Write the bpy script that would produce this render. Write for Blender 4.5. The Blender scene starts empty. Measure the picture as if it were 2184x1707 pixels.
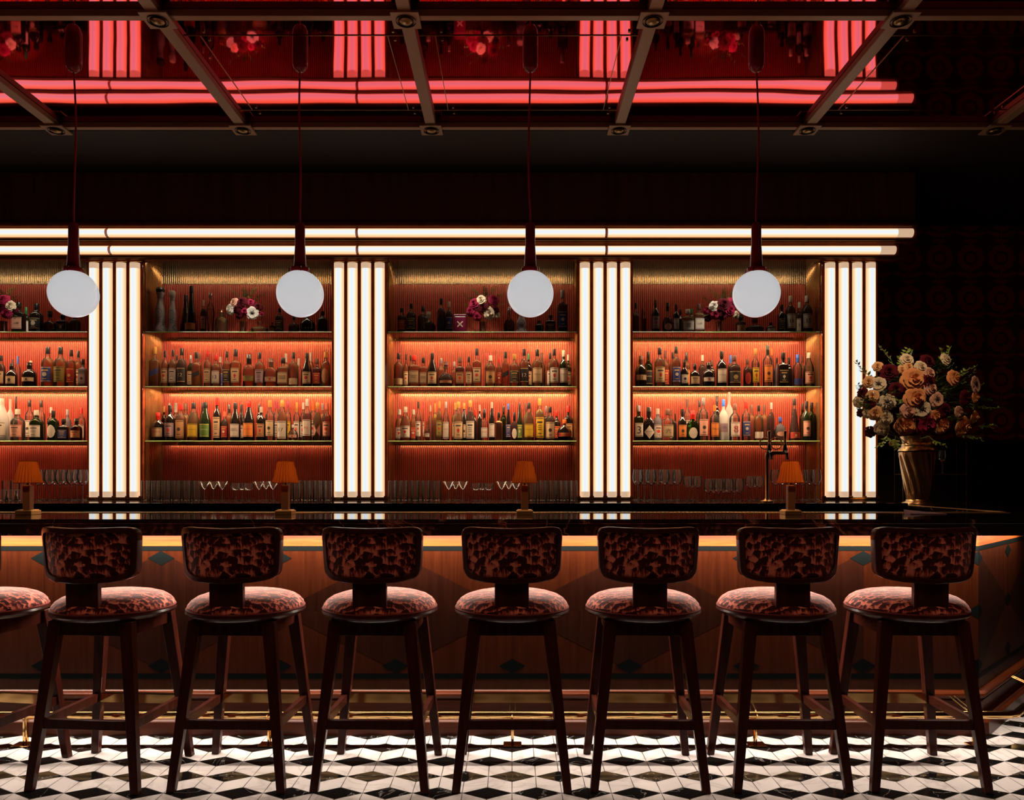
import bpy, math, random
from mathutils import Vector, Matrix
random.seed(7)
C = bpy.context.scene
PI = math.pi
F = 1640.0; CX = 1092.0; HY = 1020.0; EYE = 1.25
def P(px, py, D):            # photo pixel at real depth D -> metres
    return Vector(((px-CX)*D/F, D, EYE+(HY-py)*D/F))
# ---------------------------------------------------------------- camera, world, exposure, room lights
cam = bpy.data.objects.new('camera', bpy.data.cameras.new('camera'))
bpy.context.collection.objects.link(cam)
cam.location = (0, 0, EYE); cam.rotation_euler = (PI/2, 0, 0)
cam.data.sensor_width = 36; cam.data.lens = 36*F/2184
cam.data.shift_y = (HY-853.5)/2184
cam.data.clip_start = .05
C.camera = cam
w = bpy.data.worlds.new('World'); C.world = w; w.use_nodes = True
w.node_tree.nodes['Background'].inputs[0].default_value = (.004, .002, .002, 1)
w.node_tree.nodes['Background'].inputs[1].default_value = .5
vs = C.view_settings
C.display_settings.display_device = 'sRGB'
vs.view_transform = 'Standard'; vs.look = 'None'; vs.gamma = 1; vs.use_curve_mapping = False
vs.exposure = 0.0
cy = C.cycles
cy.max_bounces = 8; cy.diffuse_bounces = 3; cy.glossy_bounces = 4; cy.transmission_bounces = 4
cy.transparent_max_bounces = 24; cy.caustics_reflective = False; cy.caustics_refractive = False
cy.sample_clamp_indirect = 3; cy.sample_clamp_direct = 12
def light(name, kind, loc, energy, color, aim=None, parent=None, **kw):
    d = bpy.data.lights.new(name, kind); d.energy = energy; d.color = color
    for k, v in kw.items(): setattr(d, k, v)
    o = bpy.data.objects.new(name, d); bpy.context.collection.objects.link(o); o.location = loc
    if aim is not None:
        o.rotation_euler = (Vector(aim)-Vector(loc)).to_track_quat('-Z', 'Y').to_euler()
    if parent: o.parent = parent
    return o
CEIL = EYE+2.381; MIR = EYE+2.42
NODEX = [P(x, 275, 5.241).x for x in (-282, 120, 518, 920, 1320, 1722, 2122)]
WARM = (1, .80, .60)
# light under the bar overhang
light('bar_led', 'AREA', (-.95, 3.71, .981), 140, (1, .84, .70), aim=(-.95, 3.60, 0), shape='RECTANGLE', size=6.6, size_y=.02)
light('bar_led_corner', 'AREA', (2.60, 4.0, .981), 7, (1, .83, .66), shape='RECTANGLE', size=.8, size_y=.02).rotation_euler = (0, 0, PI/4)
# added fill from unseen ceiling rows; then ceiling downlights accenting the top shelves
for x in NODEX:
    light('downlight', 'SPOT', (x, 2.725, CEIL-.02), 7, (1, .78, .6), aim=(x, 2.5, 0), spot_size=1.1, spot_blend=.6, shadow_soft_size=.03)  # added fill for the floor before the bar, fixtures unseen
for x in NODEX[1:]:
    light('downlight', 'SPOT', (x, 1.467, CEIL-.02), 23, (1, .62, .42), aim=(x, 2.3, 0.6), spot_size=1.5, spot_blend=.7, shadow_soft_size=.03)  # added fill above the view, brightens the stool backs
for (nx, tx, tz, en) in ((-3.106, -4.02, 2.52, 260), (-1.834, -2.16, 2.5, 380), (-.55, -.28, 2.5, 380), (2.013, 1.62, 2.5, 380)):
    light('accent_downlight', 'SPOT', (nx, 5.24, CEIL-.02), en, (1, .86, .68), aim=(tx, 6.18, tz), spot_size=.30, spot_blend=.8, shadow_soft_size=.02)
light('accent_downlight', 'SPOT', (2.013, 3.983, CEIL-.02), 330, (1, .66, .38), aim=(2.92, 5.55, 1.80), spot_size=.50, spot_blend=.9, shadow_soft_size=.03)
# ---------------------------------------------------------------- materials
MATS = {}
def pm(name, col, rough=.5, metal=0, emit=None, es=1, spec=.5, coat=0, trans=0, ior=1.45):
    if name in MATS: return MATS[name]
    m = bpy.data.materials.new(name); m.use_nodes = True
    b = m.node_tree.nodes['Principled BSDF']
    b.inputs['Base Color'].default_value = (*col, 1); b.inputs['Roughness'].default_value = rough
    b.inputs['Metallic'].default_value = metal; b.inputs['Specular IOR Level'].default_value = spec
    b.inputs['Coat Weight'].default_value = coat; b.inputs['Coat Roughness'].default_value = .05
    b.inputs['Transmission Weight'].default_value = trans; b.inputs['IOR'].default_value = ior
    if emit: b.inputs['Emission Color'].default_value = (*emit, 1); b.inputs['Emission Strength'].default_value = es
    MATS[name] = m; return m
def nodes(m): return m.node_tree.nodes, m.node_tree.links, m.node_tree.nodes['Principled BSDF']
def ramp(n, stops):
    r = n.new('ShaderNodeValToRGB'); e = r.color_ramp.elements
    e[0].position, e[0].color = stops[0][0], (*stops[0][1], 1)
    e[1].position, e[1].color = stops[-1][0], (*stops[-1][1], 1)
    for p, c in stops[1:-1]:
        q = e.new(p); q.color = (*c, 1)
    return r
def texmap(n, l, scale, rot=(0,0,0)):
    tc = n.new('ShaderNodeTexCoord'); mp = n.new('ShaderNodeMapping')
    mp.inputs['Scale'].default_value = scale; mp.inputs['Rotation'].default_value = rot
    l.new(tc.outputs['Object'], mp.inputs['Vector']); return mp
def wood(name, c1, c2, scale=(40, 40, 3), rot=(0,0,0), rough=.35, coat=.3):
    m = pm(name, c1, rough, coat=coat); n, l, b = nodes(m)
    mp = texmap(n, l, scale, rot); t = n.new('ShaderNodeTexNoise'); t.inputs['Scale'].default_value = 1
    t.inputs['Detail'].default_value = 5; t.inputs['Distortion'].default_value = .6
    l.new(mp.outputs[0], t.inputs['Vector']); r = ramp(n, [(.3, c1), (.7, c2)])
    l.new(t.outputs[0], r.inputs[0]); l.new(r.outputs[0], b.inputs['Base Color']); return m
def marble(name, base, vein, scale, rough=.08, w=.02, coat=0):
    m = pm(name, base, rough, coat=coat); n, l, b = nodes(m)
    mp = texmap(n, l, (scale,)*3, (.3, .5, .7)); t = n.new('ShaderNodeTexNoise')
    t.inputs['Scale'].default_value = 1; t.inputs['Detail'].default_value = 6; t.inputs['Distortion'].default_value = 1.2
    l.new(mp.outputs[0], t.inputs['Vector'])
    mid = tuple(a*.5+c*.5 for a, c in zip(base, vein))
    r = ramp(n, [(.5-w*1.6, base), (.5-w*.3, mid), (.5, vein), (.5+w*.3, mid), (.5+w*1.6, base)])
    l.new(t.outputs[0], r.inputs[0]); l.new(r.outputs[0], b.inputs['Base Color']); return m
def thin_glass(name, tint, spec=.5, diffuse=None, dw=0.0, rough=.02, fres=1.45):
    """clear vessel wall: tinted see-through + fresnel reflection (+ cloudy part)"""
    m = bpy.data.materials.new(name); m.use_nodes = True; n = m.node_tree.nodes; l = m.node_tree.links; n.clear()
    o = n.new('ShaderNodeOutputMaterial'); t = n.new('ShaderNodeBsdfTransparent'); t.inputs[0].default_value = (*tint, 1)
    g = n.new('ShaderNodeBsdfGlossy'); g.inputs['Roughness'].default_value = rough
    fr = n.new('ShaderNodeFresnel'); fr.inputs['IOR'].default_value = fres
    mx = n.new('ShaderNodeMixShader'); l.new(fr.outputs[0], mx.inputs[0])
    src = t.outputs[0]
    if dw:
        d = n.new('ShaderNodeBsdfDiffuse'); d.inputs[0].default_value = (*(diffuse or tint), 1)
        tl = n.new('ShaderNodeBsdfTranslucent'); tl.inputs[0].default_value = (*(diffuse or tint), 1)
        dm = n.new('ShaderNodeMixShader'); dm.inputs[0].default_value = .5
        l.new(d.outputs[0], dm.inputs[1]); l.new(tl.outputs[0], dm.inputs[2])
        m2 = n.new('ShaderNodeMixShader'); m2.inputs[0].default_value = dw
        l.new(src, m2.inputs[1]); l.new(dm.outputs[0], m2.inputs[2]); src = m2.outputs[0]
    l.new(src, mx.inputs[1]); l.new(g.outputs[0], mx.inputs[2]); l.new(mx.outputs[0], o.inputs[0])
    MATS[name] = m; return m
M_wood = wood('stool_mahogany', (.028, .0055, .0035), (.055, .011, .006), rough=.27, coat=0)
M_wood.node_tree.nodes['Principled BSDF'].inputs['Specular IOR Level'].default_value = .2
M_brass = pm('polished_brass', (.85, .55, .22), .11, 1)
M_brassd = pm('aged_brass', (.36, .20, .08), .3, 1)
M_bronze = pm('bronze_beam', (.52, .27, .14), .42, .2)
M_black = pm('black_metal', (.012, .009, .009), .3)
M_bmarb = marble('black_marble', (.009, .006, .006), (.16, .10, .07), 1.6, rough=.06, w=.006)
M_wmarb = marble('white_marble', (.60, .555, .54), (.46, .42, .40), 3.5, rough=.10, w=.03)
M_tblack = marble('black_floor_marble', (.005, .005, .005), (.16, .15, .14), 4, rough=.09, w=.005)
M_grout = pm('grout', (.06, .05, .045), .8)
def fabric():
    m = pm('velvet_feather_print', (.2, .03, .02), .75, spec=.15); n, l, b = nodes(m)
    def math_(op, *ins):
        q = n.new('ShaderNodeMath'); q.operation = op
        for i, v in enumerate(ins):
            if isinstance(v, (int, float)): q.inputs[i].default_value = v
            else: l.new(v, q.inputs[i])
        return q.outputs[0]
    mp = texmap(n, l, (1, 1, 1)); ns = n.new('ShaderNodeTexNoise'); ns.inputs['Scale'].default_value = 60; ns.inputs['Detail'].default_value = 2
    mix = n.new('ShaderNodeMixRGB'); mix.blend_type = 'ADD'; mix.inputs[0].default_value = .012
    l.new(mp.outputs[0], ns.inputs['Vector']); l.new(mp.outputs[0], mix.inputs[1]); l.new(ns.outputs['Color'], mix.inputs[2])
    mq = n.new('ShaderNodeMapping'); mq.inputs['Scale'].default_value = (25, 46, 36); l.new(mix.outputs[0], mq.inputs['Vector'])
    v = n.new('ShaderNodeTexVoronoi'); v.feature = 'F1'; v.inputs['Scale'].default_value = 1; v.inputs['Randomness'].default_value = .85
    l.new(mq.outputs[0], v.inputs['Vector'])
    sub = n.new('ShaderNodeVectorMath'); sub.operation = 'SUBTRACT'; l.new(mq.outputs[0], sub.inputs[0]); l.new(v.outputs['Position'], sub.inputs[1])
    sp = n.new('ShaderNodeSeparateXYZ'); l.new(sub.outputs[0], sp.inputs[0])
    down = math_('ADD', sp.outputs['Y'], sp.outputs['Z'])
    bow = math_('MULTIPLY', math_('MULTIPLY', sp.outputs['X'], sp.outputs['X']), 1.5)
    mp2 = texmap(n, l, (130, 40, 22)); n2 = n.new('ShaderNodeTexNoise'); n2.inputs['Scale'].default_value = 1; n2.inputs['Detail'].default_value = 3; l.new(mp2.outputs[0], n2.inputs['Vector'])
    st = math_('MULTIPLY', math_('SUBTRACT', n2.outputs[0], .5), 1.9)
    fac = math_('ADD', math_('ADD', math_('MULTIPLY', down, -.85), bow), st)
    r = ramp(n, [(.0, (.040, .004, .0045)), (.14, (.09, .009, .008)), (.30, (.34, .045, .026)), (.72, (.78, .22, .14))])
    l.new(fac, r.inputs[0]); l.new(r.outputs[0], b.inputs['Base Color'])
    b.inputs['Sheen Weight'].default_value = .4; b.inputs['Sheen Roughness'].default_value = .35; b.inputs['Sheen Tint'].default_value = (1, .50, .42, 1)
    return m
M_fab = fabric()
M_pipe = pm('velvet_piping', (.16, .028, .02), .8, spec=.1)
def tube_mat(name, axis):
    m = bpy.data.materials.new(name); m.use_nodes = True; n = m.node_tree.nodes; l = m.node_tree.links; n.clear()
    o = n.new('ShaderNodeOutputMaterial'); e = n.new('ShaderNodeEmission'); l.new(e.outputs[0], o.inputs[0])
    tc = n.new('ShaderNodeTexCoord'); sp = n.new('ShaderNodeSeparateXYZ'); l.new(tc.outputs['Normal'], sp.inputs[0])
    ab = n.new('ShaderNodeMath'); ab.operation = 'ABSOLUTE'; l.new(sp.outputs[axis], ab.inputs[0])
    r = ramp(n, [(.0, (.76, .85, .95)), (.25, (.84, .87, .90)), (.45, (.95, .88, .70)), (.70, (.98, .74, .44)), (1, (.95, .46, .18))])
    l.new(ab.outputs[0], r.inputs[0]); l.new(r.outputs[0], e.inputs[0]); e.inputs[1].default_value = 1.06
    MATS[name] = m; return m
M_tubev = tube_mat('opal_tube_vertical', 'X'); M_tubeh = tube_mat('opal_tube_horizontal', 'Z')
M_tend = pm('opal_tube_end', (.6, .4, .25), .4, emit=(1, .66, .42), es=.62)
M_burl = wood('burl_red_wood', (.16, .025, .010), (.30, .06, .02), (9, 9, 9), rough=.15, coat=.6)
def reeded(name, col, rough, metal):
    m = pm(name, col, rough, metal, coat=1); m.node_tree.nodes['Principled BSDF'].inputs['Coat Roughness'].default_value = .38; return m
M_reed = reeded('reeded_red_panel', (.52, .046, .028), .30, .35)
M_reedg = reeded('reeded_pale_reflection', (.42, .34, .20), .22, .9)  # pale reflection in the upper reeded mirror, put into the colour
M_groove = pm('bronze_mirror_groove', (.60, .31, .12), .25, .9)
M_bay = pm('smoked_mirror_side', (.20, .11, .07), .12, .9)
M_mir = pm('red_mirror', (.95, .085, .125), .03, 1)
n, l, b = nodes(M_mir); nt = n.new('ShaderNodeTexNoise'); nt.inputs['Scale'].default_value = 1.3; nt.inputs['Detail'].default_value = 1
mp = texmap(n, l, (1, 1, 1)); l.new(mp.outputs[0], nt.inputs['Vector']); bp = n.new('ShaderNodeBump'); bp.inputs['Strength'].default_value = .06; bp.inputs['Distance'].default_value = .05
l.new(nt.outputs[0], bp.inputs['Height']); l.new(bp.outputs[0], b.inputs['Normal'])
M_perf = pm('dark_perforated_ceiling', (.03, .018, .014), .7)
n, l, b = nodes(M_perf); mp = texmap(n, l, (60, 60, 60)); vv = n.new('ShaderNodeTexVoronoi'); vv.inputs['Randomness'].default_value = 0
l.new(mp.outputs[0], vv.inputs['Vector']); r = ramp(n, [(.25, (.004, .002, .002)), (.35, (.040, .017, .010))]); l.new(vv.outputs['Distance'], r.inputs[0]); l.new(r.outputs[0], b.inputs['Base Color'])
M_dwall = wood('dark_panel_wall', (.16, .048, .028), (.27, .088, .050), (14, 14, 1), rough=.55, coat=0)
M_paper = pm('dark_red_wallpaper', (.15, .013, .012), .8)
M_motif = pm('wallpaper_flock_motif', (.55, .035, .022), .8)
M_wains = pm('dark_wainscot', (.012, .006, .005), .5)
M_shelf = thin_glass('shelf_glass', (.93, .97, .93)); M_edge = pm('green_glass_edge', (.30, .50, .16), .15, emit=None, spec=.8)
M_wv = wood('sapele_vertical', (.017, .0030, .0007), (.030, .0060, .0014), (60, 60, 3), rough=.30, coat=0)
M_wd1 = wood('sapele_diagonal', (.009, .0020, .0009), (.016, .0038, .0015), (60, 60, 3), (0, 1.05, 0), rough=.3, coat=0)
M_wd2 = wood('sapele_counter_diagonal', (.008, .0018, .0008), (.014, .0033, .0013), (60, 60, 3), (0, -1.05, 0), rough=.3, coat=0)
M_wh = wood('sapele_horizontal', (.045, .008, .0025), (.085, .018, .005), (3, 3, 60), rough=.30, coat=0)
M_wh.node_tree.nodes['Principled BSDF'].inputs['Specular IOR Level'].default_value = .2
for q_ in (M_wv, M_wd1, M_wd2): q_.node_tree.nodes['Principled BSDF'].inputs['Specular IOR Level'].default_value = .22
M_band = wood('lit_sapele_band', (.13, .022, .003), (.24, .046, .007), (3, 3, 60), rough=.35, coat=0)  # LED glow under the overhang put into a brighter sapele colour
M_inlay = pm('black_inlay', (.003, .004, .004), .3, spec=.04)
M_grille = pm('satin_brass_grille', (.85, .52, .20), .42, 1)
M_opal = pm('opal_globe', (.78, .80, .84), .12, emit=(.62, .625, .64), es=.84, coat=.5)
M_maroon = pm('maroon_lacquer', (.48, .022, .028), .25, coat=.4)
M_cord = pm('red_cord', (.85, .05, .04), .6)
# shade: translucent pleated fabric
M_shade = bpy.data.materials.new('pleated_shade_fabric'); M_shade.use_nodes = True
n = M_shade.node_tree.nodes; l = M_shade.node_tree.links; n.clear()
o = n.new('ShaderNodeOutputMaterial'); d = n.new('ShaderNodeBsdfDiffuse'); d.inputs[0].default_value = (.55, .20, .05, 1)
t = n.new('ShaderNodeBsdfTranslucent'); t.inputs[0].default_value = (.85, .22, .03, 1); mx = n.new('ShaderNodeMixShader'); mx.inputs[0].default_value = .5
l.new(d.outputs[0], mx.inputs[1]); l.new(t.outputs[0], mx.inputs[2]); l.new(mx.outputs[0], o.inputs[0])
M_shade2 = M_shade.copy(); M_shade2.name = 'pleated_shade_fold'
for q_ in M_shade2.node_tree.nodes:
    if q_.type == 'BSDF_TRANSLUCENT': q_.inputs[0].default_value = (.36, .07, .01, 1)
M_stem = pm('lamp_leather_stem', (.62, .24, .09), .4)
M_bulb = pm('lamp_bulb', (1, .8, .5), .4, emit=(1, .62, .25), es=3)
M_leaf = pm('leaf_green', (.24, .34, .05), .5); M_leaf2 = pm('leaf_dark_green', (.06, .10, .02), .55); M_stalk = pm('stalk_green', (.12, .15, .04), .6)
M_cupv = pm('copper_cup', (.75, .30, .18), .18, 1)
M_vase = pm('bronze_vase', (.62, .38, .18), .24, 1)
M_ink = pm('ink_dark', (.05, .03, .025), .6); M_inkr = pm('ink_red', (.55, .03, .02), .6); M_inkw = pm('ink_light', (.75, .62, .45), .6)
M_inkb = pm('ink_blue', (.03, .06, .3), .6); M_inkg = pm('ink_gold', (.7, .45, .15), .4)
M_paperw = pm('mauve_napkin', (.42, .24, .28), .7)
M_gl = thin_glass('stemware_glass', (.97, .97, .97), dw=.03, diffuse=(.9, .8, .8), fres=1.45)
# ---------------------------------------------------------------- mesh helpers
class MB:
    def __init__(s): s.v = []; s.f = []; s.m = []
    def add(s, vs, fs, m=0):
        k = len(s.v); s.v += [tuple(q) for q in vs]; s.f += [tuple(i+k for i in f) for f in fs]; s.m += [m]*len(fs); return s
    def box(s, x0, x1, y0, y1, z0, z1, m=0):
        return s.add([(x0,y0,z0),(x1,y0,z0),(x1,y1,z0),(x0,y1,z0),(x0,y0,z1),(x1,y0,z1),(x1,y1,z1),(x0,y1,z1)],
                     [(0,3,2,1),(4,5,6,7),(0,1,5,4),(1,2,6,5),(2,3,7,6),(3,0,4,7)], m)
    def loft(s, rings, m=0, closed=True, cap0=True, cap1=True):
        n = len(rings[0]); vs = [p for r in rings for p in r]; fs = []
        for i in range(len(rings)-1):
            for j in range(n if closed else n-1):
                a = i*n+j; b = i*n+(j+1) % n; fs.append((a, b, b+n, a+n))
        if cap0: fs.append(tuple(range(n-1, -1, -1)))
        if cap1: fs.append(tuple(range((len(rings)-1)*n, len(rings)*n)))
        return s.add(vs, fs, m)
    def lathe(s, prof, seg=24, c=(0,0,0), m=0, rf=None, cap0=True, cap1=True):
        rings = []
        for r, z in prof:
            rings.append([(c[0]+(max(r, 1e-5))*(rf(2*PI*j/seg, z) if rf else 1)*math.cos(2*PI*j/seg),
                           c[1]+(max(r, 1e-5))*(rf(2*PI*j/seg, z) if rf else 1)*math.sin(2*PI*j/seg), c[2]+z) for j in range(seg)])
        return s.loft(rings, m, True, cap0, cap1)
    def tube(s, pts, r, seg=8, m=0):
        pts = [Vector(p) for p in pts]; rings = []; up = Vector((0.013, .02, 1))
        for i, p in enumerate(pts):
            t = (pts[min(i+1, len(pts)-1)]-pts[max(i-1, 0)]).normalized()
            if abs(t.dot(up.normalized())) > .95: a = t.cross(Vector((1, 0, 0))).normalized()
            else: a = t.cross(up).normalized()
            b2 = t.cross(a); rr = r[i] if isinstance(r, (list, tuple)) else r
            rings.append([p+(a*math.cos(q*2*PI/seg)+b2*math.sin(q*2*PI/seg))*rr for q in range(seg)])
        return s.loft(rings, m)
    def taper(s, p0, p1, w0, w1, m=0):     # square leg, w = (wx, wy)
        R = []
        for p, (a, c2) in ((p0, w0), (p1, w1)):
            R.append([(p[0]-a/2,p[1]-c2/2,p[2]),(p[0]+a/2,p[1]-c2/2,p[2]),(p[0]+a/2,p[1]+c2/2,p[2]),(p[0]-a/2,p[1]+c2/2,p[2])])
        return s.loft(R, m)
    def build(s, name, mats, parent=None, smooth=False, loc=None, bevel=0):
        me = bpy.data.meshes.new(name); me.from_pydata(s.v, [], s.f)
        for mt in (mats if isinstance(mats, (list, tuple)) else [mats]): me.materials.append(mt)
        me.polygons.foreach_set('material_index', s.m)
        me.validate(); me.update()
        o = bpy.data.objects.new(name, me); bpy.context.collection.objects.link(o)
        if smooth:
            me.shade_smooth()
            if hasattr(me, 'set_sharp_from_angle'): me.set_sharp_from_angle(angle=math.radians(50 if smooth is True else smooth))
        if parent: o.parent = parent
        if loc is not None: o.location = loc
        if bevel:
            bv = o.modifiers.new('bevel', 'BEVEL'); bv.width = bevel; bv.segments = 2; bv.limit_method = 'ANGLE'
        return o
def tag(o, label=None, cat=None, group=None, kind=None):
    if label: o['label'] = label
    if cat: o['category'] = cat
    if group: o['group'] = group
    if kind: o['kind'] = kind
    return o
def empty(name, loc, rz=0):
    o = bpy.data.objects.new(name, None); o.empty_display_size = .05
    bpy.context.collection.objects.link(o); o.location = loc; o.rotation_euler = (0, 0, rz); return o
def copy_tree(o, parent=None):
    c = o.copy(); bpy.context.collection.objects.link(c)
    if parent: c.parent = parent
    for ch in list(o.children): copy_tree(ch, c)
    return c
def struct(name, mb, mats, **k): return tag(mb.build(name, mats, **k), kind='structure')
ORD = 'zeroth first second third fourth fifth sixth seventh eighth ninth tenth eleventh twelfth thirteenth fourteenth fifteenth sixteenth seventeenth eighteenth nineteenth twentieth twenty-first twenty-second twenty-third twenty-fourth twenty-fifth twenty-sixth twenty-seventh twenty-eighth twenty-ninth thirtieth thirty-first thirty-second thirty-third thirty-fourth thirty-fifth'.split()
# ---------------------------------------------------------------- floor of tumbling-block marble
T = .1975; S3 = math.sqrt(3); h = T/(2*S3); s_ = T/S3; pitch = 1.5*s_
fl = MB(); XL, XR, YN, YF = -5.2, 6.2, -3.0, 7.3
fl.box(XL, XR, YN, YF, -.05, -.0012, 2)
def tile(pts, m, g=.0011):
    c = Vector((sum(p[0] for p in pts)/len(pts), sum(p[1] for p in pts)/len(pts)))
    q = []
    for p in pts:
        d = Vector(p)-c; d = d*(1-g*2.3/d.length); q.append((c.x+d.x, c.y+d.y, 0))
    fl.add(q, [tuple(range(len(q)))], m)
k0 = int((2.2-3.22)/pitch)
for k in range(-10, 26):
    yc = 3.22+k*pitch
    xo = 0 if k % 2 == 0 else T/2
    for i in range(-24, 31):
        x = i*T+xo
        if yc > 3.9 and x < 2.0 or x > XR-.2 or x < XL+.2: continue
        L, R, U, D_ = (x-T/2, yc), (x+T/2, yc), (x, yc+h), (x, yc-h)
        tile([L, D_, R, U], 1)
        dl, dr, dd = (x-T/2, yc-s_), (x+T/2, yc-s_), (x, yc-h-s_)
        tile([D_, L, dl, dd][::1], 0); tile([R, D_, dd, dr][::1], 0)
fl.f = [f if (Vector(fl.v[f[1]])-Vector(fl.v[f[0]])).cross(Vector(fl.v[f[2]])-Vector(fl.v[f[1]])).z > 0 or fl.m[i] == 2 else f[::-1] for i, f in enumerate(fl.f)]
struct('floor', fl, [M_wmarb, M_tblack, M_grout])
# ---------------------------------------------------------------- shell
struct('wall_left', MB().box(XL-.1, XL, YN, YF, 0, 4), M_dwall)
struct('wall_right', MB().box(XR, XR+.1, YN, YF, 0, 4), M_dwall)
struct('wall_front', MB().box(XL, XR, YN-.1, YN, 0, 4), M_dwall)
wb = MB().box(XL, XR, YF, YF+.1, 0, 4, 0)
wz = 1.56
def motif(mb, cx, y, cz, s, m):
    def poly(pts): mb.add([(cx+a*s, y, cz+b_*s) for a, b_ in pts], [tuple(range(len(pts)))], m)
    N = 48; outer = [(math.cos(i*2*PI/N)*(.40+.05*abs(math.cos(i*PI*9/N))), math.sin(i*2*PI/N)*(.40+.05*abs(math.cos(i*PI*9/N)))) for i in range(N)]
    inner = [(a*.55, b_*.55) for a, b_ in outer]
    vs_ = [(cx+a*s, y, cz+b_*s) for a, b_ in outer+inner]
    mb.add(vs_, [(i, i+N, (i+1) % N+N, (i+1) % N) for i in range(N)], m)
    poly([(math.cos(i*2*PI/16)*.14*(1+.25*(i % 2)), math.sin(i*2*PI/16)*.14*(1+.25*(i % 2))) for i in range(16)][::-1])
    for sg in (-1, 1):
        pts = [(sg*.04, -.52), (sg*.20, -.50), (sg*.44, -.42), (sg*.62, -.44), (sg*.40, -.56), (sg*.22, -.62), (sg*.05, -.66)]
        poly(pts if sg < 0 else pts[::-1])
        pts = [(sg*.03, -.74), (sg*.16, -.70), (sg*.24, -.78), (sg*.10, -.84), (sg*.02, -.86)]
        poly(pts if sg < 0 else pts[::-1])
    poly([(-.025, -.42), (-.02, -.92), (.02, -.92), (.025, -.42)])
for i in range(12):
    for j in range(6):
        motif(wb, 3.18+i*.293, YF-.0015, 1.80+j*.385, .29, 1)
struct('wall_back', wb, [M_paper, M_motif])
struct('trim_1', MB().box(2.95, XR, YF-.03, YF-.002, 0, wz).box(2.95, XR, YF-.05, YF-.002, wz, wz+.04), M_wains)
struct('trim_2', MB().box(2.84, 2.92, 6.47, YF-.05, 0, 3.4), M_paper)
# ceiling: slab, red mirror panels, beams, perforated strip
struct('ceiling', MB().box(XL, XR, YN, YF, MIR+.004, MIR+.1), M_black)
mr = MB()
xs = NODEX+[XR-.05]; ys = [YN+.1, .209, 1.467, 2.725, 3.983, 5.241]
for i in range(len(xs)-1):
    for j in range(len(ys)-1):
        mr.add([(xs[i], ys[j], MIR), (xs[i], ys[j+1], MIR), (xs[i+1], ys[j+1], MIR), (xs[i+1], ys[j], MIR)], [(0, 1, 2, 3)])
struct('trim_3', mr, M_mir)
struct('trim_4', MB().box(XL, XR, 5.28, YF-.01, CEIL+.006, MIR), M_perf)
bm_ = MB()
for x in xs[:-1]: bm_.box(x-.034, x+.034, YN+.1, 5.26, CEIL, MIR-.001)
struct('trim_5', bm_, M_bronze, bevel=.003)
bm_ = MB()
for y in ys[1:]: bm_.box(XL+.05, XR-.05, y-.022, y+.022, CEIL+.001, MIR-.001)
struct('trim_6', bm_, M_bronze, bevel=.003)
sm = MB()
for a, b2 in ((2, 1), (3, 1), (5, 1)):
    x0, x1 = xs[a]+.13, xs[a+1]-.13
    for yy in (4.20, 5.05): sm.box(xs[a]+.04, xs[a+1]-.04, yy-.0015, yy+.0015, MIR-.004, MIR-.0005)
    for xx in (x0, x1):
        sm.box(xx-.0015, xx+.0015, 4.20, 5.05, MIR-.004, MIR-.0005)
        for yy in (4.16, 4.24, 5.01, 5.09): sm.box(xx+.03, xx+.042, yy-.006, yy+.006, MIR-.008, MIR-.0005)
struct('trim_7', sm, M_brassd)
def make_downlight():
    r_ = empty('ceiling_downlight', (0, 0, 0))
    MB().box(-.073, .073, -.073, .073, -.012, 0).build('plate', M_bronze, r_, bevel=.002)
    MB().lathe([(.052, -.018), (.052, -.012), (.040, -.011), (.040, -.020)], 28, cap0=False, cap1=False).build('ring', M_black, r_, True)
    q = MB().lathe([(.036, -.013), (.030, -.022), (.012, -.026), (0, -.027)], 24, cap1=False, cap0=False).build('lens', M_brassd, r_, True)
    return r_
dl0 = make_downlight(); used = False
rows_ = {5.241: 'back', 3.983: 'front'}
for y, nm in rows_.items():
    for i, x in enumerate(NODEX[1:]):
        if y < 4 and not (1 <= i <= 4): continue
        o_ = dl0 if not used else copy_tree(dl0); used = True
        o_.location = (x, y, CEIL)
        tag(o_, 'square bronze ceiling downlight, %s from left in the %s' % (ORD[i+1 - (1 if y < 4 else 0)], 'rear row' if y > 4 else 'near row'), 'ceiling light', 'square downlights on the ceiling beams')
# bulkhead wall above the shelving
struct('trim_8', MB().box(XL, 3.14, 5.99, 6.50, 3.225, CEIL), M_dwall)
# ---------------------------------------------------------------- back bar
ZB = 1.08; YB = 6.39
COLX = [P(x, 0, 6.05).x for x in (245, 766.5, 1290.5, 1813)]
bb = empty('back_bar_cabinet', (0, 5.8, 0)); tag(bb, 'long dark back bar counter with black marble top under the bottle shelves', 'cabinet')
def loc_(mb, dx, dy, dz=0): mb.v = [(a-dx, b_-dy, c-dz) for a, b_, c in mb.v]; return mb
loc_(MB().box(XL+.1, 2.68, 5.20, 6.38, ZB-.075, ZB), 0, 5.8).build('countertop', M_bmarb, bb, bevel=.004)
loc_(MB().box(XL+.1, 2.66, 5.26, 6.38, 0, ZB-.076), 0, 5.8).build('cabinet_body', M_dwall, bb)
edges = [XL+.2]+[e for c in COLX for e in (c-.219, c+.219)]
BAYS = [(edges[0], edges[1]), (edges[2], edges[3]), (edges[4], edges[5]), (edges[6], edges[7])]
BN = ['leftmost bay', 'second bay', 'third bay', 'rightmost bay']
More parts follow.
